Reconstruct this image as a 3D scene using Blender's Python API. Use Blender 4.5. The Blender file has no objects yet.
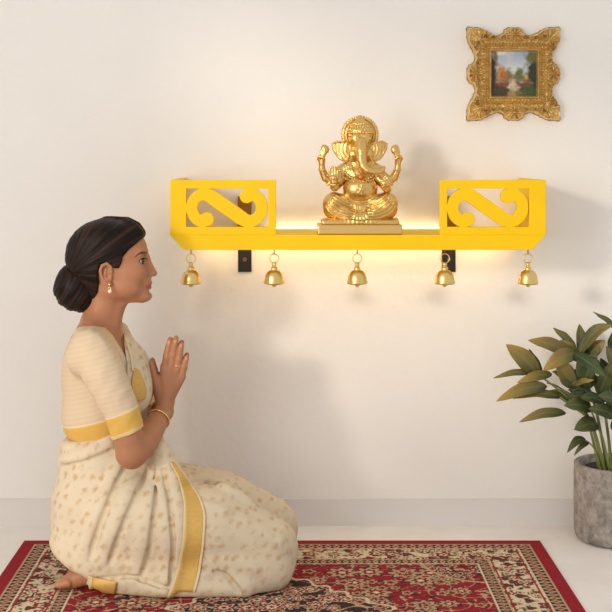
import bpy, math, random
import numpy as np
from mathutils import Vector, Matrix
sc = bpy.context.scene
col = sc.collection

# ------------------------------------------------------------------ camera
FPX, CX, HY, CH, CD = 1285.0, 290.0, 155.0, 1.209, 4.2      # focal (px), vanishing point, eye height, distance to wall
cam = bpy.data.cameras.new('camera'); camo = bpy.data.objects.new('camera', cam); col.objects.link(camo)
camo.location = (0, -CD, CH); camo.rotation_euler = (math.pi/2, 0, 0)
cam.sensor_width = 36; cam.lens = FPX/612*36
cam.shift_x = (306-CX)/612; cam.shift_y = -(306-HY)/612
sc.camera = camo

# ------------------------------------------------------------------ light
w = bpy.data.worlds.new('world'); sc.world = w; w.use_nodes = True
bg = w.node_tree.nodes['Background']
bg.inputs[0].default_value = (1.0, 0.985, 0.965, 1); bg.inputs[1].default_value = 0.71
SUN_DIR = Vector((0.85, 1.0, -0.283)).normalized()
sl = bpy.data.lights.new('sun', 'SUN'); sl.energy = 0.95; sl.angle = math.radians(6.5); sl.color = (1.0, 0.90, 0.75)
so = bpy.data.objects.new('sun', sl); col.objects.link(so); so.location = (-5, -5, 3)
so.rotation_euler = SUN_DIR.to_track_quat('-Z', 'Y').to_euler()
al = bpy.data.lights.new('daylight', 'AREA'); al.energy = 38; al.size = 1.3; al.color = (1.0, 0.95, 0.89)
ao = bpy.data.objects.new('daylight', al); col.objects.link(ao); ao.location = (-1.9, -3.5, 1.15)
ao.rotation_euler = (Vector((0.8, -0.2, 0.35))-ao.location).to_track_quat('-Z', 'Y').to_euler()
sc.view_settings.view_transform = 'Standard'; sc.view_settings.look = 'None'
sc.view_settings.gamma = 1.0; sc.view_settings.use_curve_mapping = False
sc.view_settings.exposure = 0.05
LED_UNDER, LED_TOP = 9.0, 4.5

# ------------------------------------------------------------------ helpers
def lin(c):
    c = np.asarray(c, float)/255.0
    return np.where(c <= 0.04045, c/12.92, ((c+0.055)/1.055)**2.4)
def P(px, py, y):                       # point on the plane Y=y seen at photo pixel (px,py)
    d = CD+y
    return Vector(((px-CX)*d/FPX, y, CH-(py-HY)*d/FPX))
def mat(name, c=(200,200,200), rough=0.5, metal=0.0, attr=False, bump=0.0, bscale=50.0, bdetail=4.0, var=0.0, vscale=8.0,
        spec=0.5, sss=0.0, emit=None, estr=0.0, stretch=None, c2=None, c2scale=20.0, coat=0.0):
    m = bpy.data.materials.new(name); m.use_nodes = True
    nt = m.node_tree; N = nt.nodes; L = nt.links; b = N['Principled BSDF']
    b.inputs['Roughness'].default_value = rough; b.inputs['Metallic'].default_value = metal
    b.inputs['Specular IOR Level'].default_value = spec
    if coat: b.inputs['Coat Weight'].default_value = coat
    if sss:
        b.inputs['Subsurface Weight'].default_value = sss; b.inputs['Subsurface Radius'].default_value = (0.012, 0.005, 0.003)
        b.inputs['Subsurface Scale'].default_value = 1.0
    lc = tuple(lin(c))+(1,)
    b.inputs['Base Color'].default_value = lc
    tc = N.new('ShaderNodeTexCoord'); mp = N.new('ShaderNodeMapping'); L.new(tc.outputs['Object'], mp.inputs['Vector'])
    if stretch: mp.inputs['Scale'].default_value = stretch
    src = None
    if attr:
        a = N.new('ShaderNodeAttribute'); a.attribute_name = 'Col'; src = a.outputs['Color']
    elif c2 is not None:
        n = N.new('ShaderNodeTexNoise'); n.inputs['Scale'].default_value = c2scale; n.inputs['Detail'].default_value = 5
        n.inputs['Roughness'].default_value = 0.65
        L.new(mp.outputs[0], n.inputs['Vector'])
        r = N.new('ShaderNodeValToRGB'); r.color_ramp.elements[0].position = 0.35; r.color_ramp.elements[1].position = 0.68
        r.color_ramp.elements[0].color = lc; r.color_ramp.elements[1].color = tuple(lin(c2))+(1,)
        L.new(n.outputs['Fac'], r.inputs['Fac']); src = r.outputs['Color']
    if var:
        n = N.new('ShaderNodeTexNoise'); n.inputs['Scale'].default_value = vscale; n.inputs['Detail'].default_value = 4
        L.new(mp.outputs[0], n.inputs['Vector'])
        mr = N.new('ShaderNodeMapRange'); mr.inputs['From Min'].default_value = 0.3; mr.inputs['From Max'].default_value = 0.7
        mr.inputs['To Min'].default_value = 1-var; mr.inputs['To Max'].default_value = 1+var
        L.new(n.outputs['Fac'], mr.inputs['Value'])
        hs = N.new('ShaderNodeHueSaturation'); L.new(mr.outputs[0], hs.inputs['Value'])
        if src: L.new(src, hs.inputs['Color'])
        else: hs.inputs['Color'].default_value = lc
        src = hs.outputs['Color']
    if src: L.new(src, b.inputs['Base Color'])
    if bump:
        n = N.new('ShaderNodeTexNoise'); n.inputs['Scale'].default_value = bscale; n.inputs['Detail'].default_value = bdetail
        L.new(mp.outputs[0], n.inputs['Vector'])
        bp = N.new('ShaderNodeBump'); bp.inputs['Strength'].default_value = bump; bp.inputs['Distance'].default_value = 0.004
        L.new(n.outputs['Fac'], bp.inputs['Height']); L.new(bp.outputs[0], b.inputs['Normal'])
    if emit is not None:
        b.inputs['Emission Color'].default_value = tuple(lin(emit))+(1,); b.inputs['Emission Strength'].default_value = estr
    return m
def mesh_obj(name, verts, faces, m=None, parent=None, smooth=True, colors=None):
    me = bpy.data.meshes.new(name)
    verts = np.asarray(verts, np.float32)
    if isinstance(faces, np.ndarray) and faces.ndim == 2:
        nf, k = faces.shape
        me.vertices.add(len(verts)); me.vertices.foreach_set('co', verts.ravel())
        me.loops.add(nf*k); me.loops.foreach_set('vertex_index', faces.astype(np.int32).ravel())
        me.polygons.add(nf); me.polygons.foreach_set('loop_start', np.arange(0, nf*k, k, dtype=np.int32))
        me.update(calc_edges=True); me.validate()
    else:
        me.from_pydata([tuple(map(float, v)) for v in verts], [], [tuple(f) for f in faces]); me.update()
    if smooth: me.polygons.foreach_set('use_smooth', np.ones(len(me.polygons), bool))
    if colors is not None:
        a = me.color_attributes.new('Col', 'FLOAT_COLOR', 'POINT')
        cc = np.ones((len(verts), 4), np.float32); cc[:, :3] = colors
        a.data.foreach_set('color', cc.ravel())
    o = bpy.data.objects.new(name, me); col.objects.link(o)
    if m: me.materials.append(m)
    if parent is not None:
        o.parent = parent
        o.matrix_parent_inverse = parent.matrix_basis.inverted()
    return o
def empty(name, loc, label=None, cat=None, group=None):
    o = bpy.data.objects.new(name, None); col.objects.link(o); o.location = loc; o.empty_display_size = 0.05
    if label: tag(o, label, cat, group)
    return o
def tag(o, label, cat, group=None):
    o['label'] = label; o['category'] = cat
    if group: o['group'] = group
    return o
def copy_tree(o, parent=None):
    c = o.copy(); col.objects.link(c)
    if parent is not None:
        c.parent = parent; c.matrix_parent_inverse = o.matrix_parent_inverse
    for ch in list(o.children): copy_tree(ch, c)
    return c
class MB:                                # plain mesh collector
    def __init__(s): s.v = []; s.f = []
    def add(s, v, f):
        n = len(s.v); s.v += [tuple(p) for p in v]; s.f += [tuple(i+n for i in q) for q in f]; return s
    def box(s, a, b):
        (x0,y0,z0),(x1,y1,z1) = a, b
        v = [(x0,y0,z0),(x1,y0,z0),(x1,y1,z0),(x0,y1,z0),(x0,y0,z1),(x1,y0,z1),(x1,y1,z1),(x0,y1,z1)]
        return s.add(v, [(3,2,1,0),(4,5,6,7),(0,1,5,4),(1,2,6,5),(2,3,7,6),(3,0,4,7)])
    def prism(s, poly, y0, y1):          # poly in (x,z), extruded along y
        n = len(poly)
        v = [(x,y0,z) for x,z in poly]+[(x,y1,z) for x,z in poly]
        f = [tuple(range(n)), tuple(range(2*n-1, n-1, -1))]+[(i,i+n,(i+1)%n+n,(i+1)%n) for i in range(n)]
        return s.add(v, f)
    def lathe(s, c, prof, n=32):         # prof (r,z) bottom to top
        v = []; f = []
        for r, z in prof:
            for k in range(n):
                a = 2*math.pi*k/n; v.append((c[0]+r*math.cos(a), c[1]+r*math.sin(a), c[2]+z))
        for i in range(len(prof)-1):
            for k in range(n):
                f.append((i*n+k, i*n+(k+1)%n, (i+1)*n+(k+1)%n, (i+1)*n+k))
        f.append(tuple(range(n-1, -1, -1))); m = (len(prof)-1)*n; f.append(tuple(range(m, m+n)))
        return s.add(v, f)
    def tube(s, pts, rad, n=10, closed=False):
        pts = [Vector(p) for p in pts]; m = len(pts)
        rads = rad if hasattr(rad, '__len__') else [rad]*m
        v = []; f = []; ref = None
        for i, p in enumerate(pts):
            if closed: t = pts[(i+1) % m]-pts[i-1]
            else: t = pts[min(i+1, m-1)]-pts[max(i-1, 0)]
            t.normalize()
            if ref is None: ref = t.orthogonal().normalized()
            ref = (ref-t*ref.dot(t)).normalized(); bi = t.cross(ref)
            for k in range(n):
                a = 2*math.pi*k/n; v.append(p+(ref*math.cos(a)+bi*math.sin(a))*rads[i])
        for i in range(m if closed else m-1):
            j = (i+1) % m
            for k in range(n): f.append((i*n+k, i*n+(k+1)%n, j*n+(k+1)%n, j*n+k))
        if not closed:
            f.append(tuple(range(n-1, -1, -1))); f.append(tuple(range((m-1)*n, m*n)))
        return s.add(v, f)
    def torus(s, c, R, r, ax, n=36, k=10):
        ax = Vector(ax).normalized(); a = ax.orthogonal().normalized(); b = ax.cross(a)
        pts = [Vector(c)+(a*math.cos(2*math.pi*i/n)+b*math.sin(2*math.pi*i/n))*R for i in range(n)]
        return s.tube(pts, r, k, True)
    def ball(s, c, r, n=16):
        prof = [(max(1e-5, math.sin(math.pi*i/n))*r, -math.cos(math.pi*i/n)*r) for i in range(n+1)]
        return s.lathe(c, prof, 2*n)
    def build(s, name, m, parent=None, smooth=False, bevel=0.0):
        o = mesh_obj(name, s.v, s.f, m, parent, smooth)
        if bevel:
            b = o.modifiers.new('bevel', 'BEVEL'); b.width = bevel; b.segments = 2; b.limit_method = 'ANGLE'
        return o

# ---- implicit modelling: a grid of signed distances, meshed by surface nets
def smin(a, b, k):
    if k <= 0: return np.minimum(a, b)
    h = np.maximum(k-np.abs(a-b), 0)/k
    return np.minimum(a, b)-h*h*k*0.25
def smax(a, b, k): return -smin(-a, -b, k)
def cap(pts):                            # chain of (x,y,z,r): tapered capsules
    pts = [np.array(p, float) for p in pts]
    def fn(X, Y, Z):
        out = None
        for a, b in zip(pts[:-1], pts[1:]):
            ab = b[:3]-a[:3]; L2 = max(float(ab@ab), 1e-9)
            t = np.clip(((X-a[0])*ab[0]+(Y-a[1])*ab[1]+(Z-a[2])*ab[2])/L2, 0, 1)
            d = np.sqrt((X-a[0]-t*ab[0])**2+(Y-a[1]-t*ab[1])**2+(Z-a[2]-t*ab[2])**2)-(a[3]+(b[3]-a[3])*t)
            out = d if out is None else np.minimum(out, d)
        return out
    A = np.array([p[:3]-p[3] for p in pts]); B = np.array([p[:3]+p[3] for p in pts])
    return fn, A.min(0), B.max(0)
def ell(c, r, rot=None):                 # ellipsoid; rot = (axis, degrees)
    c = np.array(c, float); r = np.array(r, float)
    M = None
    if rot: M = np.array(Matrix.Rotation(math.radians(rot[1]), 3, rot[0]).transposed())
    def fn(X, Y, Z):
        x, y, z = X-c[0], Y-c[1], Z-c[2]
        if M is not None:
            x, y, z = (M[i,0]*x+M[i,1]*y+M[i,2]*z for i in range(3))
        k0 = np.sqrt((x/r[0])**2+(y/r[1])**2+(z/r[2])**2); k1 = np.sqrt((x/r[0]**2)**2+(y/r[1]**2)**2+(z/r[2]**2)**2)+1e-9
        return k0*(k0-1)/k1
    e = np.full(3, r.max()) if rot else r
    return fn, c-e, c+e
def rbox(c, h, rr=0.0):
    c = np.array(c, float); h = np.array(h, float)
    def fn(X, Y, Z):
        qx, qy, qz = np.abs(X-c[0])-h[0]+rr, np.abs(Y-c[1])-h[1]+rr, np.abs(Z-c[2])-h[2]+rr
        return np.sqrt(np.maximum(qx,0)**2+np.maximum(qy,0)**2+np.maximum(qz,0)**2)+np.minimum(np.maximum(np.maximum(qx,qy),qz),0)-rr
    return fn, c-h, c+h
class Grid:
    def __init__(s, xs, ys, zs):
        s.ax = [np.asarray(a, np.float32) for a in (xs, ys, zs)]
        s.F = np.full([len(a) for a in s.ax], 50.0, np.float32)
    def block(s, lo, hi):
        sl = tuple(slice(max(0, np.searchsorted(a, l)-1), np.searchsorted(a, h)+1) for a, l, h in zip(s.ax, lo, hi))
        X = s.ax[0][sl[0]][:,None,None]; Y = s.ax[1][sl[1]][None,:,None]; Z = s.ax[2][sl[2]][None,None,:]
        return sl, X, Y, Z
    def add(s, prim, k=0.0, op='u'):
        fn, lo, hi = prim; m = k+4
        sl, X, Y, Z = s.block(np.array(lo)-m, np.array(hi)+m)
        if 0 in s.F[sl].shape: return s
        d = fn(X, Y, Z)
        if op == 'u': s.F[sl] = smin(s.F[sl], d, k)
        else: s.F[sl] = smax(s.F[sl], -d, k)
        return s
    def all(s):
        return s.ax[0][:,None,None], s.ax[1][None,:,None], s.ax[2][None,None,:]
    def sample(s, p):
        ii = []; ff = []
        for d in range(3):
            a = s.ax[d]; t = np.interp(p[...,d], a, np.arange(len(a))); i = np.clip(t.astype(int), 0, len(a)-2); ii.append(i); ff.append(t-i)
        out = 0
        for dx in (0,1):
            for dy in (0,1):
                for dz in (0,1):
                    wgt = (ff[0] if dx else 1-ff[0])*(ff[1] if dy else 1-ff[1])*(ff[2] if dz else 1-ff[2])
                    out = out+wgt*s.F[ii[0]+dx, ii[1]+dy, ii[2]+dz]
        return out
    def mesh(s):
        F = s.F
        for d in range(3):                # closed at the border of the grid
            sl = [slice(None)]*3; sl[d] = 0; F[tuple(sl)] = np.maximum(F[tuple(sl)], 0.5); sl[d] = -1; F[tuple(sl)] = np.maximum(F[tuple(sl)], 0.5)
        S = F < 0
        nx, ny, nz = F.shape
        cnt = np.zeros((nx-1, ny-1, nz-1), np.int8)
        for dx in (0,1):
            for dy in (0,1):
                for dz in (0,1): cnt += S[dx:nx-1+dx, dy:ny-1+dy, dz:nz-1+dz]
        act = np.argwhere((cnt > 0) & (cnt < 8))
        ids = np.full(cnt.shape, -1, np.int32); ids[act[:,0], act[:,1], act[:,2]] = np.arange(len(act))
        acc = np.zeros((len(act), 3)); num = np.zeros(len(act))
        cor = {}
        for c in np.ndindex(2,2,2): cor[c] = F[act[:,0]+c[0], act[:,1]+c[1], act[:,2]+c[2]]
        for c in np.ndindex(2,2,2):
            for d in range(3):
                if c[d]: continue
                e = list(c); e[d] = 1; a, b = cor[c], cor[tuple(e)]
                m = (a < 0) != (b < 0); t = np.where(m, a/np.where(m, a-b, 1), 0)
                q = np.tile(np.array(c, float), (len(act), 1)); q[:,d] = t
                acc += q*m[:,None]; num += m
        q = act+acc/num[:,None]
        V = np.stack([np.interp(q[:,d], np.arange(len(s.ax[d])), s.ax[d]) for d in range(3)], 1)
        faces = []
        for d in range(3):
            u, v = (d+1) % 3, (d+2) % 3
            s0 = [slice(None)]*3; s1 = [slice(None)]*3; s0[d] = slice(0, -1); s1[d] = slice(1, None)
            A, B = S[tuple(s0)], S[tuple(s1)]
            e = np.argwhere(A != B); e = e[(e[:,u] > 0) & (e[:,v] > 0) & (e[:,u] < F.shape[u]-1) & (e[:,v] < F.shape[v]-1)]
            ins = A[e[:,0], e[:,1], e[:,2]]
            def cid(du, dv):
                g = e.copy(); g[:,u] += du; g[:,v] += dv; return ids[g[:,0], g[:,1], g[:,2]]
            Q = np.stack([cid(-1,-1), cid(0,-1), cid(0,0), cid(-1,0)], 1)
            Q[~ins] = Q[~ins][:, ::-1]; faces.append(Q)
        return V, np.concatenate(faces)
def axis(*segs):                          # (start, step), ..., end
    out = []
    for (a, st), nx in zip(segs[:-1], segs[1:]):
        b = nx[0] if isinstance(nx, tuple) else nx
        n = max(1, int(round((b-a)/st))); out.append(np.linspace(a, b, n, endpoint=False))
    out.append([segs[-1]]); return np.concatenate(out)
def vnoise(p, seed=0):                    # smooth value noise, p (...,3)
    i = np.floor(p).astype(np.int64); f = p-i; f = f*f*(3-2*f); out = 0
    for c in np.ndindex(2,2,2):
        h = ((i[...,0]+c[0])*73856093) ^ ((i[...,1]+c[1])*19349663) ^ ((i[...,2]+c[2])*83492791) ^ (seed*2654435761)
        h = ((h*1103515245+12345) >> 8) & 0xffff
        wgt = (f[...,0] if c[0] else 1-f[...,0])*(f[...,1] if c[1] else 1-f[...,1])*(f[...,2] if c[2] else 1-f[...,2])
        out = out+wgt*(h/65535.0)
    return out
def poly_sdf(poly, U, V):                 # 2-D signed distance to polygon (negative inside)
    n = len(poly); d = np.full(np.broadcast(U, V).shape, 1e9); ins = np.zeros(d.shape, bool)
    for i in range(n):
        (x0,y0),(x1,y1) = poly[i], poly[(i+1) % n]
        ex, ey = x1-x0, y1-y0; wx, wy = U-x0, V-y0
        t = np.clip((wx*ex+wy*ey)/(ex*ex+ey*ey+1e-9), 0, 1)
        d = np.minimum(d, (wx-ex*t)**2+(wy-ey*t)**2)
        c = ((y0 <= V) & (y1 > V)) | ((y1 <= V) & (y0 > V))
        with np.errstate(divide='ignore', invalid='ignore'):
            xi = x0+(V-y0)/(y1-y0 if y1 != y0 else 1e-9)*ex
        ins ^= c & (U < xi)
    d = np.sqrt(d); return np.where(ins, -d, d)
def seg_dist(poly, U, V):
    d = np.full(np.broadcast(U, V).shape, 1e9)
    for (x0,y0),(x1,y1) in zip(poly[:-1], poly[1:]):
        ex, ey = x1-x0, y1-y0; t = np.clip(((U-x0)*ex+(V-y0)*ey)/(ex*ex+ey*ey+1e-9), 0, 1)
        d = np.minimum(d, np.hypot(U-x0-ex*t, V-y0-ey*t))
    return d

# ------------------------------------------------------------------ materials
M = {}
M['wall'] = mat('plaster', (241,237,232), 0.9, bump=0.6, bscale=26, bdetail=8, var=0.015, vscale=3, spec=0.2)
M['base'] = mat('baseboard_paint', (229,224,220), 0.75, bump=0.15, bscale=30, bdetail=6, spec=0.3)
M['floor'] = mat('pale_stone', (238,232,227), 0.55, bump=0.06, bscale=12, c2=(246,242,238), c2scale=5, spec=0.3)
M['yellow'] = mat('yellow_paint', (244,197,6), 0.5, var=0.03, vscale=12, spec=0.25)
M['black'] = mat('black_iron', (38,32,27), 0.55, metal=0.3)
M['screw'] = mat('screw_steel', (110,98,84), 0.4, metal=0.8)
M['led'] = mat('led_strip', (255,230,180), 0.5, emit=(255,224,164), estr=LED_UNDER)
M['ledtop'] = mat('led_strip_warm', (255,230,180), 0.5, emit=(255,230,176), estr=LED_TOP)
M['gold'] = mat('statue_gold', (226,188,116), 0.3, metal=1.0, bump=0.4, bscale=90, bdetail=5)
M['golddark'] = mat('statue_gold_plain', (224,188,120), 0.36, metal=1.0, bump=0.1, bscale=60)
M['brass'] = mat('bell_brass', (230,200,128), 0.34, metal=1.0, bump=0.05, bscale=60)
M['cord'] = mat('cord', (120,90,50), 0.8)
M['frame'] = mat('gilt_wood', (230,204,146), 0.36, metal=0.75, bump=0.3, bscale=120, bdetail=6, c2=(208,172,106), c2scale=60)
M['paint'] = mat('oil_paint', attr=True, rough=0.5, bump=0.1, bscale=200)
M['rug'] = mat('wool_pile', attr=True, rough=0.95, bump=0.4, bscale=420, var=0.06, vscale=70, spec=0.1)
M['skin'] = mat('skin', attr=True, rough=0.5, sss=0.1, spec=0.35)
M['hair'] = mat('hair', attr=True, rough=0.5, spec=0.14)
M['eye'] = mat('eye', attr=True, rough=0.12)
M['blouse'] = mat('blouse_silk', attr=True, rough=0.7, bump=0.15, bscale=500, spec=0.25)
M['saree'] = mat('saree_silk', attr=True, rough=0.75, bump=0.2, bscale=400, spec=0.25)
M['zari'] = mat('zari_gold', (214,172,92), 0.5, metal=0.25, bump=0.25, bscale=300, stretch=(1,1,6), var=0.08, vscale=60)
M['zaricream'] = mat('zari_cream', (228,206,160), 0.7)
M['jewel'] = mat('jewel_gold', (238,206,140), 0.25, metal=1.0)
M['pearl'] = mat('pearl', (240,226,204), 0.25)
M['pot'] = mat('concrete', (126,118,112), 0.9, bump=0.9, bscale=45, bdetail=8, c2=(178,169,160), c2scale=36, spec=0.2)
M['soil'] = mat('soil', (52,38,28), 0.95, bump=1.0, bscale=60)
M['leaf'] = mat('leaf', attr=True, rough=0.42, bump=0.05, bscale=80, spec=0.45)
M['stem'] = mat('stem', (122,128,66), 0.55, c2=(96,104,48), c2scale=30)

# ------------------------------------------------------------------ room
def struct(name, mb, m):
    o = mb.build(name, m); o['kind'] = 'structure'; return o
struct('floor', MB().box((-2.3,-7,-0.1), (3.4,0.12,0)), M['floor'])
struct('wall_back', MB().box((-2.3,0,0), (3.4,0.12,3.2)), M['wall'])
LX = -2.2
wl = MB()
wl.box((LX-0.1,-2.24,0), (LX,0,3.2))
wl.box((LX-0.1,-6.2,2.33), (LX,-2.24,3.2))
wl.box((LX-0.1,-6.2,0), (LX,-3.0,1.22))
wl.box((LX-0.1,-7,0), (LX,-6.2,3.2))
struct('wall_left', wl, M['wall'])
struct('baseboard_back', MB().box((LX,-0.012,0), (3.4,0,0.087)), M['base'])

# ------------------------------------------------------------------ rug
RX0, RX1, RYB, RYF, RH = -0.831, 0.782, -0.19, -1.45, 0.007
def build_rug():
    nx, ny = 560, 420
    xs = np.linspace(RX0, RX1, nx); ys = np.linspace(RYF, RYB, ny)
    X, Y = np.meshgrid(xs, ys, indexing='ij')
    Z = np.full(X.shape, RH); Z[0] = Z[-1] = 0.0; Z[:,0] = Z[:,-1] = 0.0
    V = np.stack([X, Y, Z], -1).reshape(-1, 3)
    i = np.arange(nx-1)[:,None]*ny+np.arange(ny-1)[None]
    Fq = np.stack([i, i+ny, i+ny+1, i+1], -1).reshape(-1, 4)
    c_red, c_ivory, c_dark, c_beige, c_rust, c_green, c_deep = [lin(c) for c in
        ((150,40,50),(218,198,166),(66,48,46),(188,158,124),(150,56,48),(104,98,76),(128,28,38))]
    D = np.minimum(np.minimum(X-RX0, RX1-X), np.minimum(RYB-Y, Y-RYF))
    C = np.empty(X.shape+(3,)); C[:] = c_red
    z0 = np.zeros_like(X)
    P3 = lambda s, sd=0: vnoise(np.stack([X*s, Y*s, z0+sd*7.3], -1), sd)
    def put(mask, c): C[mask] = c
    def rosettes(region, cell, pal, seed, petals=8, amt=1.0, jit=0.25):
        gi, gj = np.floor(X/cell), np.floor(Y/cell)
        best = np.full(X.shape, 9.0); bth = np.zeros(X.shape); bh = np.zeros(X.shape)
        for di in (-1,0,1):
            for dj in (-1,0,1):
                a, b = gi+di, gj+dj
                h = np.abs(np.sin(a*127.1+b*311.7+seed*17.3)*43758.5453) % 1; h2 = np.abs(np.sin(a*269.5+b*183.3+seed*9.1)*43758.5453) % 1
                cx = (a+0.5+(h-0.5)*2*jit+0.5*(np.abs(b) % 2))*cell; cy = (b+0.5+(h2-0.5)*2*jit)*cell
                r = np.hypot(X-cx, Y-cy)/cell/(0.6+0.6*h); th = np.arctan2(Y-cy, X-cx)
                m = (r < best) & (h2 < amt); best[m] = r[m]; bth[m] = th[m]; bh[m] = h[m]
        rr = best/(1+0.22*np.cos(petals*bth))
        put(region & (rr < 0.44), pal[0]); put(region & (rr < 0.37), pal[1])
        put(region & (rr < 0.37) & (bh > 0.6), pal[4] if len(pal) > 4 else pal[1])
        put(region & (rr < 0.22), pal[2]); put(region & (rr < 0.10), pal[3])
    # field
    fld = D > 0.232
    cxm, cym = (RX0+RX1)/2, (RYF+RYB)/2
    vine = np.abs(np.sin(X*52+2.5*np.sin(Y*34))+np.sin(Y*58+2.2*np.sin(X*31)))
    put(fld & (vine < 0.10), c_beige)
    put(fld & (P3(70, 3) > 0.79), c_dark); put(fld & (P3(82, 4) > 0.84), c_green); put(fld & (P3(76, 5) > 0.79), c_beige)
    rosettes(fld, 0.088, [c_dark, c_beige, c_deep, c_ivory, c_beige], 1, 8, 0.7)
    rosettes(fld, 0.046, [c_dark, c_beige, c_rust, c_dark], 5, 5, 0.3)
    # medallion
    md = np.abs(X-cxm)/0.31+np.abs(Y-cym-0.02)/0.30+0.05*np.cos(22*np.arctan2(Y-cym, X-cxm))
    put(fld & (md < 1.0), c_ivory); dm = fld & (md < 0.955); put(dm, c_dark)
    put(dm & (vine < 0.12), c_beige)
    rosettes(dm, 0.062, [c_ivory, c_rust, c_ivory, c_dark, c_red], 8, 8, 0.8)
    rosettes(dm, 0.036, [c_dark, c_beige, c_red, c_dark], 11, 4, 0.5)
    # corner pieces of the field
    cd = np.hypot(np.maximum(np.abs(X-cxm)-0.30, 0)-0.30, (np.abs(Y-cym)-0.42))
    cor = fld & (cd < 0.194) & (cd > 0.183); put(cor, c_beige)
    cor2 = fld & (cd <= 0.183); put(cor2 & (P3(55, 9) > 0.5), c_deep)
    rosettes(cor2, 0.055, [c_ivory, c_dark, c_beige, c_red], 14, 6, 0.8)
    # borders
    along = np.where(np.minimum(X-RX0, RX1-X) < np.minimum(RYB-Y, Y-RYF), Y, X)
    g2 = (D > 0.192) & (D <= 0.232); put(g2, c_dark)
    ph = np.abs(((along/0.022) % 1)-0.5); cross = np.abs((D-0.212)/0.040)
    put(g2 & (ph+cross < 0.44), c_beige); put(g2 & (ph+cross < 0.2), c_red)
    put((D > 0.226) & (D <= 0.232), c_ivory); put((D > 0.192) & (D <= 0.197), c_beige)
    iv = (D > 0.088) & (D <= 0.192); put(iv, c_ivory)
    put(iv & (P3(95, 21) > 0.76), c_rust); put(iv & (P3(84, 22) > 0.75), c_dark); put(iv & (P3(100, 23) > 0.78), c_green)
    rosettes(iv, 0.050, [c_dark, c_red, c_ivory, c_rust, c_rust], 31, 5, 0.65, 0.4)
    rosettes(iv, 0.031, [c_green, c_ivory, c_rust, c_dark, c_dark], 35, 3, 0.6, 0.4)
    put((np.abs(D-0.186) < 0.002) | (np.abs(D-0.094) < 0.002), c_rust)
    g1 = (D > 0.042) & (D <= 0.088); put(g1, c_dark)
    ph = np.abs(((along/0.026) % 1)-0.5); cross = np.abs((D-0.065)/0.046)
    put(g1 & (ph+cross < 0.46), c_beige); put(g1 & (ph+cross < 0.22), c_rust)
    put((D > 0.082) & (D <= 0.088), c_ivory); put((D > 0.042) & (D <= 0.048), c_beige)
    C *= (0.9+0.2*P3(240, 40))[...,None]
    o = mesh_obj('rug', V, Fq, M['rug'], colors=C.reshape(-1,3), smooth=False)
    tag(o, 'red Persian style rug with ivory floral border spread on the pale floor', 'rug')
build_rug()

# ------------------------------------------------------------------ wall shelf
YF = -0.357; ZT, ZB, ZP = P(0,235,YF).z, P(0,250,YF).z, P(0,180,YF).z
XL, XR = P(170,0,YF).x, P(546,0,YF).x
shelf = empty('wall_shelf', ((XL+XR)/2, 0, ZB), 'yellow wall shelf with scroll cut front panels and chamfered ends', 'shelf')
CHM = 0.042
MB().prism([(XL,ZT),(XL+CHM,ZB),(XR-CHM,ZB),(XR,ZT)], YF, -0.004).build('board', M['yellow'], shelf, bevel=0.0012)
PT = 0.022
def fret_panel(shift):
    s = (CD+YF)/FPX
    X0, X1, Z0, Z1 = 170, 276, -235, -180
    st = 0.42
    g = Grid(np.arange(X0-1.05, X1+1.5, st), np.arange(-PT/2/s-1.05, PT/2/s+1.5, st), np.arange(Z0-1.05, Z1+1.5, st))
    U, Y, Z = g.all(); V = -Z
    f = 4.371
    cx, cy = 227.2+shift, 207.8
    outer = np.maximum(np.abs(U-223)-53, np.abs(V-207.5)-27.5)
    op = np.maximum(np.abs(U-cx)-41, np.abs(V-cy)-19.2)
    q = lambda a, b: ((a-115)/358*82+186.2+shift, (b-125)/167*38.4+188.6)
    half = [(205,259,31),(176,266,26),(150,245,25),(139,210,25),(149,175,25),(176,153,26),(205,152,28),(232,166,31),(262,188,31),(292,208.5,31)]
    pts = half+[(584-a, 417-b, r) for a, b, r in half[:-1][::-1]]
    pa = np.array(pts, float); sm_ = []
    for i in range(len(pa)-1):
        p0, p1, p2, p3 = pa[max(i-1,0)], pa[i], pa[i+1], pa[min(i+2,len(pa)-1)]
        for k in range(5):
            t = k/5; sm_.append(tuple(0.5*((2*p1)+(p2-p0)*t+(2*p0-5*p1+4*p2-p3)*t*t+(3*p1-p0-3*p2+p3)*t**3)))
    pts = sm_+[tuple(pa[-1])]
    d = np.full((U.shape[0],1,Z.shape[2]), 1e3)
    for (a,b,r),(a2,b2,r2) in zip(pts[:-1], pts[1:]):
        (x0,y0),(x1,y1) = q(a,b), q(a2,b2); r, r2 = r/f, r2/f
        ex, ey = x1-x0, y1-y0; t = np.clip(((U-x0)*ex+(V-y0)*ey)/(ex*ex+ey*ey), 0, 1)
        d = np.minimum(d, np.hypot(U-x0-ex*t, V-y0-ey*t)-(r+(r2-r)*t))
    for a, b, r in (pts[0], pts[-1]):
        x0, y0 = q(a, b); d = np.minimum(d, np.hypot(U-x0, V-y0)-r/f)
    d2 = np.maximum(np.minimum(np.maximum(outer, -op), d), outer)
    g.F[:] = np.maximum(d2, np.abs(Y)-PT/2/s)
    Vx, Fq = g.mesh()
    W = np.stack([(Vx[:,0]-CX)*s, Vx[:,1]*s+YF+PT/2, CH-(-Vx[:,2]-HY)*s], 1)
    return W, Fq
for sh_, x_ in ((0.0, 170), (-8.9, 440)):      # the wide stile of each panel is on its outer side
    W, Fq = fret_panel(sh_); W[:,0] += P(x_,0,YF).x-XL
    mesh_obj('scroll_panel', W, Fq, M['yellow'], shelf, smooth=False)
for x0 in (XL, XR-0.02):
    MB().box((x0, YF+PT, ZT), (x0+0.02, -0.004, ZP)).build('end_panel', M['yellow'], shelf, bevel=0.001)
M['cleat'] = mat('cleat_shaded_yellow', (150,104,22), 0.6)  # yellow wood, with its shade behind the panels put into a darker colour
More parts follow.
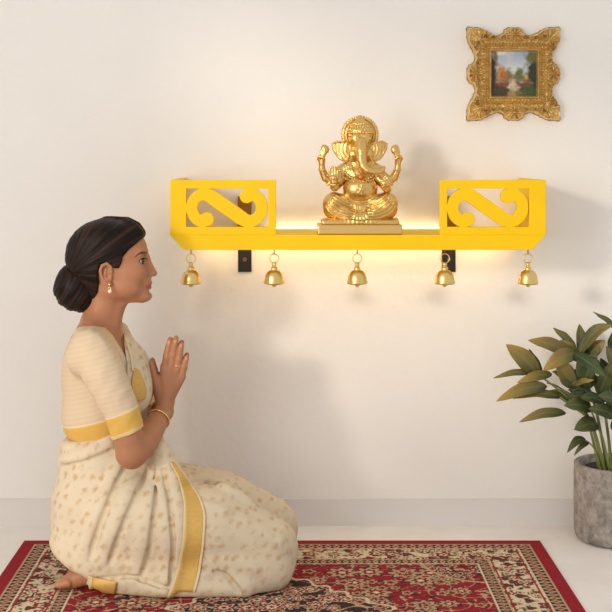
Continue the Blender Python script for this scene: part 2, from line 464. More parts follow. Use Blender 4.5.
for xa, xb in ((238,251.5),(442,455.5)):
    x0, x1 = (xa-CX)/306, (xb-CX)/306
    b = MB().box((x0,-0.004,0.827), (x1,0,ZB)).box((x0,-0.2,ZB-0.004), (x1,-0.0035,ZB)).build('wall_bracket', M['black'], shelf)
    xm = (x0+x1)/2
    MB().tube([(xm,-0.004,0.868),(xm,-0.0075,0.868)], 0.007, 12).build('screw', M['screw'], b)
    MB().box((x0,-0.022,ZT), (x1,-0.001,1.075)).build('back_cleat', M['cleat'], shelf, bevel=0.001)
MB().box((P(268,0,-0.02).x,-0.022,ZT+0.0005), (P(448,0,-0.02).x,-0.008,ZT+0.004)).build('light_strip', M['ledtop'], shelf)
MB().box((XL+0.07,-0.066,ZB-0.0065), (XR-0.07,-0.048,ZB-0.0005)).build('light_strip', M['led'], shelf)

# ------------------------------------------------------------------ bells
YB = -0.325
def bell():
    t = empty('brass_bell', P(190.5,250,YB))
    s = (CD+YB)/FPX; o = P(190.5,250,YB); o.z = ZB
    D = lambda py: -(py-250.0)*s
    MB().tube([(o.x,o.y,o.z),(o.x,o.y,o.z+D(255))], 0.0016, 6).build('cord', M['cord'], t)
    MB().torus((o.x,o.y,o.z+D(259.2)), 4.6*s, 0.0017, (0,1,0)).build('ring', M['brass'], t, smooth=True)
    pr = [(0.2,263),(1.6,263.2),(2.3,264.6),(2.1,266.4),(1.5,267.2),(2.5,267.6),(3.2,268.4),(3.4,269.8),(3.0,270.8),(5.2,271.4),(7.4,273.2),
          (8.9,276),(9.5,279),(9.7,281),(10.3,282.6),(10.6,283.6),(9.7,284.8),(8.8,285.0),(8.4,284)]
    prof = [(r*s, D(y)) for r, y in pr][::-1]
    MB().lathe(o, prof, 40).build('bell_body', M['brass'], t, smooth=True)
    MB().ball((o.x,o.y,o.z+D(285.3)), 2.6*s, 10).build('clapper', M['brass'], t, smooth=True)
    return t
b0 = bell()
bl = ['leftmost brass bell, hanging under the chamfered left end of the yellow shelf',
      'second brass bell from the left, hanging just right of the left black bracket',
      'middle brass bell, hanging under the golden statue',
      'brass bell hanging in front of the right black bracket',
      'rightmost brass bell, hanging under the chamfered right end of the yellow shelf']
bells = [b0]+[copy_tree(b0) for _ in range(4)]
for b, px, lb in zip(bells, (191,274.2,357.3,444.8,528), bl):
    b.location.x = P(px,0,YB).x; tag(b, lb, 'bell', 'brass bells under the shelf')

# ------------------------------------------------------------------ statue (u,v are enlarged photo units around the figure)
YS = -0.28; KS = (CD+YS)/FPX/4.375
OS = P(300,105,YS)
st_root = empty('golden_statue', (P(360,0,YS).x, YS, ZT), 'golden seated elephant headed deity statue with four arms on the yellow shelf', 'statue')
ZOFF = 0.0
def s2w(V):
    return np.stack([OS.x+V[:,0]*KS, YS+V[:,1]*KS, OS.z+V[:,2]*KS+ZOFF], 1)
ZOFF = ZT+0.0005-float(s2w(np.array([[0,0,-566.0]]))[0,2])
def spart(name, prims, step=1.7, m='gold', parent=None, post=None):
    lo = np.min([p[0][1] for p in prims if p[2] == 'u'], 0)-5; hi = np.max([p[0][2] for p in prims if p[2] == 'u'], 0)+5
    g = Grid(*[np.arange(l, h, step) for l, h in zip(lo, hi)])
    for pr, k, op in prims: g.add(pr, k, op)
    if post: post(g)
    V, Fq = g.mesh()
    return mesh_obj(name, s2w(V), Fq, M[m], parent or st_root)
def C_(*pts): return cap([(u, y, -v, r) for u, y, v, r in pts])
def E_(u, y, v, ru, ry, rv, rot=None): return ell((u, y, -v), (ru, ry, rv), rot)
def B_(u, y, v, hu, hy, hv, rr): return rbox((u, y, -v), (hu, hy, hv), rr)
mir = lambda pts: [(523-u, y, v, r) for u, y, v, r in pts]
# plinth
spart('plinth', [(B_(258,0,545,182,98,21,5),0,'u')], 2.0, 'golddark')
lot = [(B_(260,0,515,168,90,12,10),0,'u'), (E_(260,0,512,160,84,26),6,'u')]
rs = random.Random(3)
for k in range(60):
    a = math.pi*rs.random(); q_ = 0.75+0.25*rs.random(); lot.append((E_(260-162*q_*math.cos(a), -86*q_*math.sin(a)**0.6, 506+6*q_, 8, 7, 7),2,'u'))
for k in range(26):
    a = math.pi*(k+0.5)/26
    lot.append((E_(260-158*math.cos(a), -84*math.sin(a)**0.6, 511, 12, 10, 15),3,'u'))
spart('lotus_seat', lot, 2.0)
# figure
b = []
b.append((E_(262,0,385,74,56,78),0,'u'))
b.append((E_(262,-28,370,76,60,58),8,'u'))          # belly
b.append((E_(262,8,306,88,50,50),14,'u'))
b.append((E_(262,8,262,58,40,40),14,'u'))
b.append((E_(262,0,455,126,62,38),14,'u'))
for sg in (0,1):
    f = (lambda p: p) if sg == 0 else mir
    b.append((C_(*f([(214,4,272,26),(184,6,296,32)])),12,'u'))
    b.append((C_(*f([(205,-10,446,48),(148,-36,434,50)])),10,'u'))
    b.append((C_(*f([(142,-42,460,42),(205,-66,486,28),(262,-72,496,18)])),8,'u'))
    b.append((E_(f([(250,-80,498,1)])[0][0],-80,498,27,15,11),4,'u'))
def fig_folds(g):
    def onto(pts, r, k, op='u'):
        q = []
        ys = np.arange(-130, 20, 1.0)
        for u, v in smooth_poly2(pts, 14):
            p = np.stack([np.full(len(ys), u), ys, np.full(len(ys), -v)], -1); f_ = base.sample(p)
            h = np.argmax(f_ < 0) if (f_ < 0).any() else None
            if h is not None: q.append((u, ys[h]+r*0.25, v, r))
        if len(q) > 2: g.add(C_(*q), k, op)
    base = Grid(*g.ax); base.F = g.F.copy()
    for sg in (0,1):
        m_ = (lambda p: p) if sg == 0 else (lambda p: [(523-u, v) for u, v in p])
        for t in range(5):
            onto(m_([(112+t*9,448-t*11),(132+t*11,476-t*12),(178+t*10,495-t*12),(238-t*3,497-t*13)]), 4.0, 4)
            onto(m_([(117+t*9,443-t*11),(137+t*11,470-t*12),(182+t*10,489-t*12),(238-t*3,491-t*13)]), 2.6, 3, 's')
        for t in range(4): onto(m_([(188+t*12,262+t*4),(196+t*10,290),(214+t*8,312)]), 4, 4)
    for j in range(5): onto([(240+j*11,436),(243+j*9,470),(226+j*18,512)], 6, 4)
    for j in range(3): onto([(186+j*4,388+j*9),(210,414+j*9),(236,428+j*8),(262,432+j*8),(288,428+j*8),(314,414+j*9),(338-j*4,388+j*9)], 4.6, 3)
def smooth_poly2(p, n):
    p = np.array(p, float); s_ = np.concatenate([[0], np.cumsum(np.hypot(*np.diff(p, axis=0).T))]); t = np.linspace(0, s_[-1], n)
    q = np.stack([np.interp(t, s_, p[:,0]), np.interp(t, s_, p[:,1])], 1)
    for _ in range(2): q[1:-1] = q[1:-1]*0.5+0.25*(q[:-2]+q[2:])
    return q
spart('figure', b, 1.7, post=fig_folds)
# arms
def arm(name, pts, fingers, k=4):
    pr = [(C_(*pts),0,'u')]
    for f in fingers: pr.append((C_(*f),3,'u'))
    a, c = pts[-2], pts[-1]
    return spart(name, pr, 1.5)
for sg in (0,1):
    f = (lambda p: p) if sg == 0 else mir
    # raised rear arm with bracelet and attribute
    up = f([(186,10,300,30),(140,10,338,24),(112,4,322,19),(97,-4,288,15),(95,-8,262,13)])
    a = arm('arm', up, [f([(95,-10,258,13),(88,-16,240,9),(92,-24,232,7)]), f([(98,-10,255,12),(104,-24,240,7),(98,-28,232,6)]), f([(90,-8,252,9),(80,-14,240,7),(84,-22,230,6)])])
    br = [(C_(*f([(84,-4,287,5),(90,-20,289,5),(103,-22,290,5),(111,-6,291,5),(108,8,291,5),(90,10,288,5),(84,-4,287,5)])),0,'u'),
          (C_(*f([(121,-16,352,6),(134,-20,340,6),(150,-20,330,6),(160,-10,322,6)])),2,'u')]
    spart('bracelet', br, 1.5, 'golddark', a)
    at = [(C_(*f([(94,-16,250,8),(102,-14,222,11),(110,-12,205,16),(113,-12,198,15)])),0,'u'), (E_(f([(106,0,196,1)])[0][0],-12,194,15,12,17),5,'u'),
          (C_(*f([(94,-14,232,6),(92,-14,212,7),(98,-14,196,6)])),4,'u')]
    spart('lotus_bud', at, 1.5)
# blessing hand (viewer's left) and bowl hand (viewer's right)
hand = arm('arm', [(184,-2,315,30),(158,-24,352,24),(150,-48,362,20),(146,-62,340,16),(144,-64,322,17)],
    [[(132,-66,318,6.5),(128,-70,284,5.5)], [(142,-67,314,7),(140,-72,276,5.5)], [(152,-67,314,7),(152,-72,278,5.5)], [(160,-66,320,6.5),(164,-70,290,5)], [(130,-66,330,7),(120,-74,312,5.5)]])
spart('bracelet', [(C_((128,-58,350,5),(134,-78,352,5),(152,-82,353,5),(166,-66,352,5)),0,'u'),(E_(145,-82,322,9,5,10),0,'u')], 1.5, 'golddark', hand)
hand = arm('arm', [(339,-2,315,30),(368,-22,352,24),(378,-46,372,19),(372,-66,366,16),(366,-74,358,15)],
    [[(350,-78,356,6),(352,-92,350,5)], [(360,-80,358,6),(362,-94,352,5)], [(372,-80,358,6),(374,-93,352,5)], [(382,-76,358,6),(386,-88,350,5)]])
bo = [(E_(368,-80,344,26,20,15),0,'u')]
for dx, dv in ((-14,-10),(0,-14),(14,-10),(-6,-20),(8,-20),(0,-28)): bo.append((E_(368+dx,-84,344+dv,8,8,8),1.5,'u'))
spart('sweet_bowl', bo, 1.5, 'golddark')
# head
h = [(E_(264,-10,168,46,44,56),0,'u'), (E_(244,-34,152,24,24,30),8,'u'), (E_(284,-34,152,24,24,30),8,'u'), (E_(264,-42,200,32,32,40),10,'u'),
     (E_(232,-26,222,24,22,28),8,'u'), (E_(296,-26,222,24,22,28),8,'u'), (E_(264,0,250,52,34,34),8,'u'),
     (E_(240,-60,190,6,4,3.6),1,'u'), (E_(288,-60,190,6,4,3.6),1,'u'),
     (C_((230,-54,184,3),(240,-62,180,3),(251,-62,186,3)),2,'u'), (C_((298,-54,184,3),(288,-62,180,3),(277,-62,186,3)),2,'u'),
     (C_((226,-46,232,7),(218,-62,252,5),(220,-72,268,3.5)),3,'u'), (C_((302,-46,232,7),(312,-62,250,5),(316,-72,262,4)),3,'u')]
for j in range(7): h.append((E_(228+j*12,-60+abs(j-3)*3,148+abs(j-3)*1.6,4,4,4),1,'u'))
h.append((C_((264,-68,150,4),(264,-72,160,5),(264,-70,170,3)),1,'u'))
head = spart('head', h, 1.5)
tr = [(C_((264,-46,172,27),(264,-64,206,24),(265,-76,244,21),(272,-80,272,17.5),(290,-84,289,16),(314,-84,297,14.5),(338,-80,297,12.5),(356,-76,288,10.5),(362,-74,278,8)),0,'u')]
for j, (u, v, r) in enumerate(((264,205,25.5),(264,216,24),(264.5,227,22.5),(265,238,21),(266,249,20),(268,259,19))):
    tr.append((C_((u-r*0.9,-64-j*2.2,v+3,3),(u,-64-j*2.2-r*0.98,v,2.6),(u+r*0.9,-64-j*2.2,v+3,3)),2,'u'))
spart('trunk', tr, 1.5, 'gold', head)
for sg in (0,1):
    f = (lambda p: p) if sg == 0 else mir
    poly = [(u, v) for u, _, v, _ in f([(224,0,176,0),(196,0,163,0),(162,0,160,0),(138,0,172,0),(140,0,196,0),(154,0,222,0),(172,0,244,0),(194,0,254,0),(212,0,244,0),(226,0,222,0)])]
    def post(g, poly=poly, sg=sg):
        U, Y, Z = g.all(); d = poly_sdf(poly, U, -Z)
        t = np.abs(U-(224 if sg == 0 else 299))/90.0
        yc = -14+34*t*t-10*t
        thick = 6+4*np.clip(1-np.abs(d+5)/5, 0, 1)
        rib = 0
        for rr in (26,40,54,68): rib = rib+2.2*np.exp(-((np.hypot((U-(224 if sg == 0 else 299)), (-Z-196)*0.8)-rr)/3.5)**2)
        g.F[:] = smax(np.broadcast_to(d, g.F.shape), np.abs(Y-yc)-thick*0.75-rib, 4)
    lo = [min(p[0] for p in poly)-6, -40, -260]; hi = [max(p[0] for p in poly)+6, 40, -154]
    spart('ear', [((lambda X, Y, Z: X*0+Y*0+Z*0+9, np.array(lo), np.array(hi)),0,'u')], 1.5, 'gold', head, post)
# crown with beaded halo
cr = [(E_(263,-6,122,56,44,34),0,'u'), (E_(263,-2,98,40,34,30),6,'u'), (E_(263,0,76,22,20,17),5,'u'), (E_(263,0,62,13,12,13),3,'u')]
for j, (v, r) in enumerate(((138,50),(126,55),(112,52),(98,42),(86,32))):
    n = 14-j
    for k in range(n):
        a = math.pi*(k+0.5)/n; cr.append((E_(263-r*math.cos(a), -8-(r*0.78)*math.sin(a), v, 4.5,4.5,5),1.5,'u'))
cr.append((E_(263,-46,116,9,6,14),2,'u'))
spart('crown', cr, 1.5)
ha = [(cap([(263,14,-134,1),(263,20,-134,1)]),0,'u')]
def hp(g):
    U, Y, Z = g.all(); r = np.hypot(U-263, -Z-134); th = np.arctan2(-Z-134, U-263)
    d = np.maximum(r-74, np.abs(Y-16)-5)
    d = smin(d, np.hypot(r-73, Y-12)-5.5, 2)
    d = smin(d, np.hypot(r-60, Y-10)-3.5, 2)
    ang = (th/(2*math.pi)*44) % 1-0.5
    d = smin(d, np.sqrt((r-79)**2+(ang*2*math.pi*79/44)**2+(Y-12)**2)-5.2, 1)
    g.F[:] = d+np.zeros(g.F.shape)
spart('halo', [((ha[0][0][0], np.array([174,-2,-224.]), np.array([352,30,-44.])),0,'u')], 1.5, 'gold', None, hp)
# necklace, belly ornament
nk = []
for j in range(17):
    a = math.pi*(j/16); nk.append((E_(262-64*math.cos(a), -26-34*math.sin(a), 292+38*math.sin(a), 6,6,6),1,'u'))
for j in range(23):
    a = math.pi*(j/22); nk.append((E_(262-84*math.cos(a), -20-62*math.sin(a), 300+62*math.sin(a)*0.62, 4,4,4),1,'u'))
spart('necklace', nk, 1.4, 'golddark')
gem = mat('amber_gem', (222,120,20), 0.2)
spart('pendant', [(E_(262,-70,318,9,6,9),0,'u')], 1.2, 'gold').data.materials[0] = gem
be = []
for j in range(8):
    a = math.pi*j/4; be.append((C_((263,-88,372,4),(263+22*math.cos(a),-86,372+22*math.sin(a),3.4)),2,'u'))
be.append((E_(263,-89,372,7,5,7),1,'u'))
spart('belly_ornament', be, 1.3)

# ------------------------------------------------------------------ picture
def build_picture():
    f = 5.1; Yp = 0.0; s = CD/FPX/f
    o = P(455,15,0)
    root = empty('framed_painting', P(513,119,0), 'small landscape painting in an ornate gilt carved frame hanging on the wall', 'picture')
    n = 330
    us = np.linspace(40, 552, n); vs = np.linspace(48, 552, n)
    U, V = np.meshgrid(us, vs, indexing='ij')
    cu, cv = 297, 301
    a, b = np.abs(U-cu), np.abs(V-cv)
    q8 = [(0,236),(26,235),(44,224),(54,206),(66,197),(84,195),(104,200),(126,211),(146,224),(166,233),(200,236),(236,238)]
    quad = [(-20,236)]+q8[1:]+[(y, x) for x, y in q8[1:-1][::-1]]+[(236,-20),(-20,-20)]
    d = poly_sdf(quad, a, b)+2.0*np.sin(a*0.16)*np.sin(b*0.16)
    op = np.maximum(a-112, b-111)
    inside = np.maximum(d, -op)
    # relief
    H = 10+0*U
    H = H+16*np.exp(-((op-10)/7)**2)+14*np.exp(-((op-36)/9)**2)-5*np.exp(-((op-23)/4)**2)
    along = np.where(a > b, V, U)
    H = H+9*np.exp(-((op-36)/9)**2)*np.sin(along*2*math.pi/17)+3*np.exp(-((op-10)/6)**2)*np.sin(along*2*math.pi/9)
    orn = np.clip((op-50)/10, 0, 1)
    def scroll(cx, cy, R, hand, turns=1.6):
        x, y = (a-cx)*hand, b-cy
        r = np.hypot(x, y); th = np.arctan2(y, x)
        k = (th/(2*math.pi)+0*r)
        ph = ((r/R*turns*1.0)-k) % 1
        return np.where(r < R, 22*np.exp(-((ph-0.5)/0.2)**2)*np.clip((R-r)/6, 0, 1), 0)
    S = scroll(60,178,34,1)+scroll(178,60,34,-1)+scroll(108,178,30,-1)+scroll(178,108,30,1)+scroll(152,186,26,1)+scroll(186,152,26,-1)
    H = H+orn*S
    th = np.arctan2(b-170, a-172); r = np.hypot(a-172, b-170)
    H = H+orn*np.where(r < 76, (12+9*np.cos(9*(th))*np.clip(r/60,0,1))*np.clip((76-r)/20,0,1), 0)
    for (qx, qy, m_) in ((0,196,a),(196,0,b)):
        r = np.hypot(a-qx, b-qy); t2 = np.arctan2(b-qy, a-qx)
        H = H+np.where(r < 46, (13+8*np.cos(8*t2))*np.clip((46-r)/12,0,1)*np.clip(r/9,0.2,1)+10*np.exp(-(r/9)**2), 0)
    H = H+6*orn*(vnoise(np.stack([U/9, V/9, 0*U], -1), 5)-0.5)+4*(vnoise(np.stack([U/5, V/5, 0*U+3], -1), 6)-0.5)
    H = H+10*np.exp(-((d+7)/5)**2)*orn
    H = H*np.clip((-d)/5, 0, 1)*np.clip(op/4, 0, 1)
    H = np.where(inside < 0, np.maximum(H, 4), 0)+10*(inside < 0)
    keep = inside < 4
    idx = -np.ones(U.shape, int); idx[keep] = np.arange(keep.sum())
    X = o.x+U*s; Z = o.z-V*s; Yv = -H*s*1.15
    Vv = np.stack([X, Yv, Z], -1)[keep]
    q = np.stack([idx[:-1,:-1], idx[:-1,1:], idx[1:,1:], idx[1:,:-1]], -1).reshape(-1,4); q = q[(q >= 0).all(1)]
    mesh_obj('frame', Vv, q, M['frame'], root)
    # painting
    n = 130
    uu, vv = np.meshgrid(np.linspace(0,1,n), np.linspace(0,1,n), indexing='ij')
    Cc = np.empty((n,n,3))
    L = lambda *c: lin(c)
    t = np.clip(vv/0.55, 0, 1)[...,None]; Cc[:] = L(158,178,204)*(1-t)+L(208,206,196)*t
    nz = lambda s_, sd: vnoise(np.stack([uu*s_, vv*s_, 0*uu+sd], -1), sd)
    cl = np.clip((nz(5,1)-0.45)*3, 0, 1)[...,None]*np.clip(1-vv/0.6,0,1)[...,None]; Cc = Cc*(1-cl)+L(224,222,220)*cl
    def blob(cx, cy, rx, ry, c, sd, edge=0.5):
        nonlocal Cc
        d_ = np.hypot((uu-cx)/rx, (vv-cy)/ry)+(nz(14,sd)-0.5)*0.55; m_ = np.clip((1-d_)/edge, 0, 1)[...,None]
        tx = (0.75+0.5*nz(34,sd+9))[...,None]; Cc = Cc*(1-m_)+lin(c)*tx*m_
    def band(y0, y1, c, sd):
        nonlocal Cc
        e = vv+(nz(9,sd)-0.5)*0.08; m_ = (np.clip((e-y0)/0.05,0,1)*np.clip((y1-e)/0.05,0,1))[...,None]
        Cc = Cc*(1-m_)+lin(c)*(0.8+0.4*nz(30,sd))[...,None]*m_
    band(0.50,0.74,(124,108,72),24)
    blob(0.5,0.60,0.14,0.14,(150,128,104),2); blob(0.62,0.52,0.12,0.17,(92,108,52),3); blob(0.38,0.50,0.12,0.15,(118,112,58),4)
    blob(0.22,0.45,0.16,0.24,(186,130,72),5); blob(0.28,0.52,0.10,0.13,(176,104,60),6)
    band(0.66,1.1,(78,66,38),7)
    blob(0.50,0.82,0.17,0.20,(198,180,152),8); blob(0.46,0.95,0.16,0.10,(168,140,84),18)
    blob(0.22,0.74,0.24,0.07,(126,70,46),9); blob(0.20,0.90,0.30,0.12,(70,54,30),10); blob(0.74,0.75,0.20,0.06,(112,66,44),11)
    blob(0.85,0.90,0.22,0.14,(60,82,34),12); blob(0.62,0.93,0.16,0.07,(118,104,44),13)
    blob(0.80,0.58,0.085,0.09,(206,156,104),14); blob(0.83,0.66,0.06,0.05,(160,78,52),15)
    blob(0.97,0.40,0.24,0.50,(46,54,30),16); blob(0.90,0.14,0.20,0.16,(104,104,52),17); blob(0.02,0.45,0.13,0.60,(48,42,28),19); blob(0.10,0.12,0.07,0.16,(120,104,60),20)
    X = o.x+(cu-114+uu*228)*s; Z = o.z-(cv-113+vv*226)*s
    Vp = np.stack([X, np.full(X.shape, -14*s), Z], -1).reshape(-1,3)
    i = np.arange(n-1)[:,None]*n+np.arange(n-1)[None]
    Fp = np.stack([i, i+1, i+n+1, i+n], -1).reshape(-1,4)
    mesh_obj('canvas', Vp, Fp, M['paint'], root, colors=np.clip(Cc.reshape(-1,3),0,1))
build_picture()

# ------------------------------------------------------------------ potted plant
random.seed(4)
PY = -0.150; pc = P(617,0,PY)
pot = empty('potted_plant', (pc.x, PY, 0), 'leafy green plant in a rough grey concrete pot by the right edge of the rug', 'plant')
R0 = 0.133; HP = 0.240
prof = [(0.02,0.0),(R0-0.022,0.0),(R0-0.010,0.004),(R0-0.003,0.013),(R0,0.028),(R0+0.001,HP*0.6),(R0,HP-0.003),(R0-0.003,HP),(R0-0.015,HP),(R0-0.018,HP-0.004),(R0-0.019,HP-0.03)]
MB().lathe((pc.x,PY,0), prof, 64).build('pot', M['pot'], pot, smooth=True)
MB().lathe((pc.x,PY,0), [(0.001,HP-0.03),(R0-0.0195,HP-0.030),(R0-0.03,HP-0.020),(0.05,HP-0.012),(0.001,HP-0.010)], 40).build('soil', M['soil'], pot, smooth=True)
leaves = [  # tip px,py | base px,py | width px | painted-in gold light 0..1 | depth tip, depth base | sag
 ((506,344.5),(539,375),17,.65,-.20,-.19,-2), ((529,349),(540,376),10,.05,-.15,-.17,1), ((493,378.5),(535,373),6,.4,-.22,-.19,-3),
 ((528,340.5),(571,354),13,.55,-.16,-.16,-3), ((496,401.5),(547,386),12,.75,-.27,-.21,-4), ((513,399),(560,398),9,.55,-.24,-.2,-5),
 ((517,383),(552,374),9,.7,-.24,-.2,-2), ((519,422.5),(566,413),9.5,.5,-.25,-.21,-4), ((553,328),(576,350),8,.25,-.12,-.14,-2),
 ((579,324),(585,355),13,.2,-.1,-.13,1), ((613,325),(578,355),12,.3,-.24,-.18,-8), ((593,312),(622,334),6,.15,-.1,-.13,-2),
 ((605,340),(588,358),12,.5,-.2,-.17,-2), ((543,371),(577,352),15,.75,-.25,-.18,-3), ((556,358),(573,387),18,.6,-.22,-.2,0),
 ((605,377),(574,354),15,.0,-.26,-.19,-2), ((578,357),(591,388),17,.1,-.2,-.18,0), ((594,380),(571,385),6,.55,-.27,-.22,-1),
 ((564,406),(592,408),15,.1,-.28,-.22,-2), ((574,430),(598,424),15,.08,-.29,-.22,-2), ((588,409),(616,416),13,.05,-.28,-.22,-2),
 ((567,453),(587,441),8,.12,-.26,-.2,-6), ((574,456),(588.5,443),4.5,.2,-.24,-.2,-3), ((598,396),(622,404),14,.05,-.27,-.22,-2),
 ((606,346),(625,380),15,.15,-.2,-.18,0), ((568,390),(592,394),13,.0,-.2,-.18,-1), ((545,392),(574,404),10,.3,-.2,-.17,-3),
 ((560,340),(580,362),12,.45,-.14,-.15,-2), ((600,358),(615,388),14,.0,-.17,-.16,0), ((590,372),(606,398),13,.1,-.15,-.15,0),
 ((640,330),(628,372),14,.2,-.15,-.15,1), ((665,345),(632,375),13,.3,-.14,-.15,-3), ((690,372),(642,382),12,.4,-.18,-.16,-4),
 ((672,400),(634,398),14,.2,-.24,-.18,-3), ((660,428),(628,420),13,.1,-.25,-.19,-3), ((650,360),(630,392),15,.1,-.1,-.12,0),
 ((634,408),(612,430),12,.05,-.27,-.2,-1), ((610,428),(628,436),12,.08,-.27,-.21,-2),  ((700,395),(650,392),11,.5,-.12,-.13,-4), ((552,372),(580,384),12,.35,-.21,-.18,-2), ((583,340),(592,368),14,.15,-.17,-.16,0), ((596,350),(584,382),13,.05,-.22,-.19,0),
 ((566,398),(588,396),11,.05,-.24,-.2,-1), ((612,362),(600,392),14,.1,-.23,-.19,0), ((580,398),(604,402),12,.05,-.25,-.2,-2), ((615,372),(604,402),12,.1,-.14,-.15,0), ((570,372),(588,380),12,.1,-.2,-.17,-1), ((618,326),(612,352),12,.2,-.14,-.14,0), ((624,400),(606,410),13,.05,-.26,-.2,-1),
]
cg, c_lit, cd_ = lin((66,82,40)), lin((186,146,66)), lin((44,60,30))
LV, LF, LC = [], [], []
def leaf(tip, base, wpx, gold, yt, yb, sag):
    A, B = P(*base, yb), P(*tip, yt)
    ax = B-A; L = ax.length; t = ax.normalized(); wd = wpx*0.5*0.00318*1.12
    # broad face towards the viewer and up
    nrm = Vector((random.uniform(-.25,.25), -0.85, 0.5+random.uniform(-.2,.3))); nrm = (nrm-t*nrm.dot(t)).normalized(); side = t.cross(nrm)
    n0 = len(LV); NS, NW = 16, 4
    for i in range(NS+1):
        x = i/NS; wv = wd*(math.sin(math.pi*min(1,x**0.8))**0.75)*(1-0.12*x)+0.0012*(1-x)
        bend = -sag*0.00318*math.sin(math.pi*x)
        for j in range(-NW, NW+1):
            s_ = j/NW; p = A+ax*x+side*(s_*wv)+nrm*(0.22*wv*abs(s_)**1.3-0.002*math.sin(x*14+s_*3)*abs(s_))+Vector((0,0,1))*bend
            p.y = min(p.y, -0.012)
            LV.append(tuple(p))
            g = min(1, max(0, gold*(0.1+1.0*x**1.3)+0.25*gold*s_*0.6))+random.uniform(-.03,.03)  # warm light on the blades put into their colour, stronger towards the tip
            c = (cd_*(1-x)+cg*x)*(1-g)+c_lit*g
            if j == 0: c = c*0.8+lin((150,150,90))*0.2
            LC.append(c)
    W_ = 2*NW+1
    for i in range(NS):
        for j in range(W_-1):
            LF.append((n0+i*W_+j, n0+i*W_+j+1, n0+(i+1)*W_+j+1, n0+(i+1)*W_+j))
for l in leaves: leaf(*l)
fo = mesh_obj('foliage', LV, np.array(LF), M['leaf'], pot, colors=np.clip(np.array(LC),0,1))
sm = fo.modifiers.new('thickness', 'SOLIDIFY'); sm.thickness = 0.0009; sm.offset = 0
def stem(base, pts, r0=0.0055, r1=0.0022):
    b_ = P(base[0], base[1], base[2]); b_.z = HP-0.025
    ps = [b_]+[P(*p) for p in pts]
    out = []                               # Catmull-Rom through the points
    for i in range(len(ps)-1):
        p0, p1, p2, p3 = ps[max(i-1,0)], ps[i], ps[i+1], ps[min(i+2,len(ps)-1)]
        for k in range(7):
            t = k/7; out.append(0.5*((2*p1)+(p2-p0)*t+(2*p0-5*p1+4*p2-p3)*t*t+(3*p1-p0-3*p2+p3)*t**3))
    out.append(ps[-1]); n = len(out)
    MB().tube(out, [r0+(r1-r0)*i/(n-1) for i in range(n)], 8).build('stem', M['stem'], pot, smooth=True)
stem((603,464,-.19), [(590,420,-.2),(566,396,-.2),(539,375,-.19)]); stem((606,464,-.2), [(592,425,-.21),(575,408,-.22),(560,397,-.21)], .005)
stem((608,464,-.17), [(596,410,-.17),(584,375,-.16),(576,350,-.15)]); stem((612,464,-.18), [(606,420,-.17),(596,385,-.15),(586,354,-.13)])
stem((611,466,-.21), [(603,440,-.22),(597,425,-.22),(590,408,-.22)], .0048); stem((602,466,-.2), [(595,450,-.2),(587,441,-.2)], .0035, .0018)
stem((616,464,-.18), [(614,430,-.19),(612,400,-.18),(606,378,-.17),(598,360,-.17)]); stem((620,464,-.17), [(622,420,-.17),(625,380,-.16),(624,345,-.14)])
stem((626,466,-.17), [(634,420,-.17),(640,390,-.16),(650,388,-.14)]); stem((622,467,-.2), [(626,440,-.2),(630,410,-.19),(631,392,-.17)])
stem((600,462,-.17), [(584,410,-.18),(560,388,-.19),(547,383,-.2)], .0045)

# ------------------------------------------------------------------ woman
YC = -0.48; K = (CD+YC)/FPX                # her middle plane; model space: (px, depth/K, -py) on that plane
CAMW = (-CD-YC)/K
def Q(px, py, dy, r=None):
    p = P(px, py, YC+dy); q = (p.x/K+CX, dy/K, (p.z-CH)/K-HY)
    return q if r is None else q+(r,)
def q2w(V): return np.stack([(V[:,0]-CX)*K, YC+V[:,1]*K, CH+(V[:,2]+HY)*K], 1)
ZFLOOR = -HY-CH/K+RH/K
def raymarch(g, pts, off):
    pts = np.asarray(pts, float); ws = np.arange(g.ax[1][0]+1, g.ax[1][-1]-1, 0.5)
    t = (ws-CAMW)/(0-CAMW)
    pos = np.stack([CX+(pts[:,0:1]-CX)*t, np.broadcast_to(ws, (len(pts), len(ws))), -HY+(-pts[:,1:2]+HY)*t], -1)
    f = g.sample(pos)-off; hit = f < 0
    k = np.where(hit.any(1), hit.argmax(1), len(ws)-1)
    k1 = np.maximum(k, 1); ar = np.arange(len(pts)); f0, f1 = f[ar,k1-1], f[ar,k1]
    tt = np.clip(f0/np.where(np.abs(f0-f1) < 1e-6, 1, f0-f1), 0, 1)[:,None]
    return pos[ar,k1-1]*(1-tt)+pos[ar,k1]*tt, hit.any(1)
def resample(poly, n):
    p = np.array(poly, float); s_ = np.concatenate([[0], np.cumsum(np.hypot(*np.diff(p, axis=0).T))])
    t = np.linspace(0, s_[-1], n); return np.stack([np.interp(t, s_, p[:,0]), np.interp(t, s_, p[:,1])], 1)
def smooth_poly(poly, n):
    p = resample(poly, n)
    for _ in range(int(n*0.12)): p[1:-1] = p[1:-1]*0.5+0.25*(p[:-2]+p[2:])
    return p
def mirw(pts): return [(a, -b, c)+tuple(r) for a, b, c, *r in pts]
person = empty('person', (P(120,0,YC).x, YC, RH), 'kneeling woman in a cream saree praying with joined palms on the red rug', 'person')

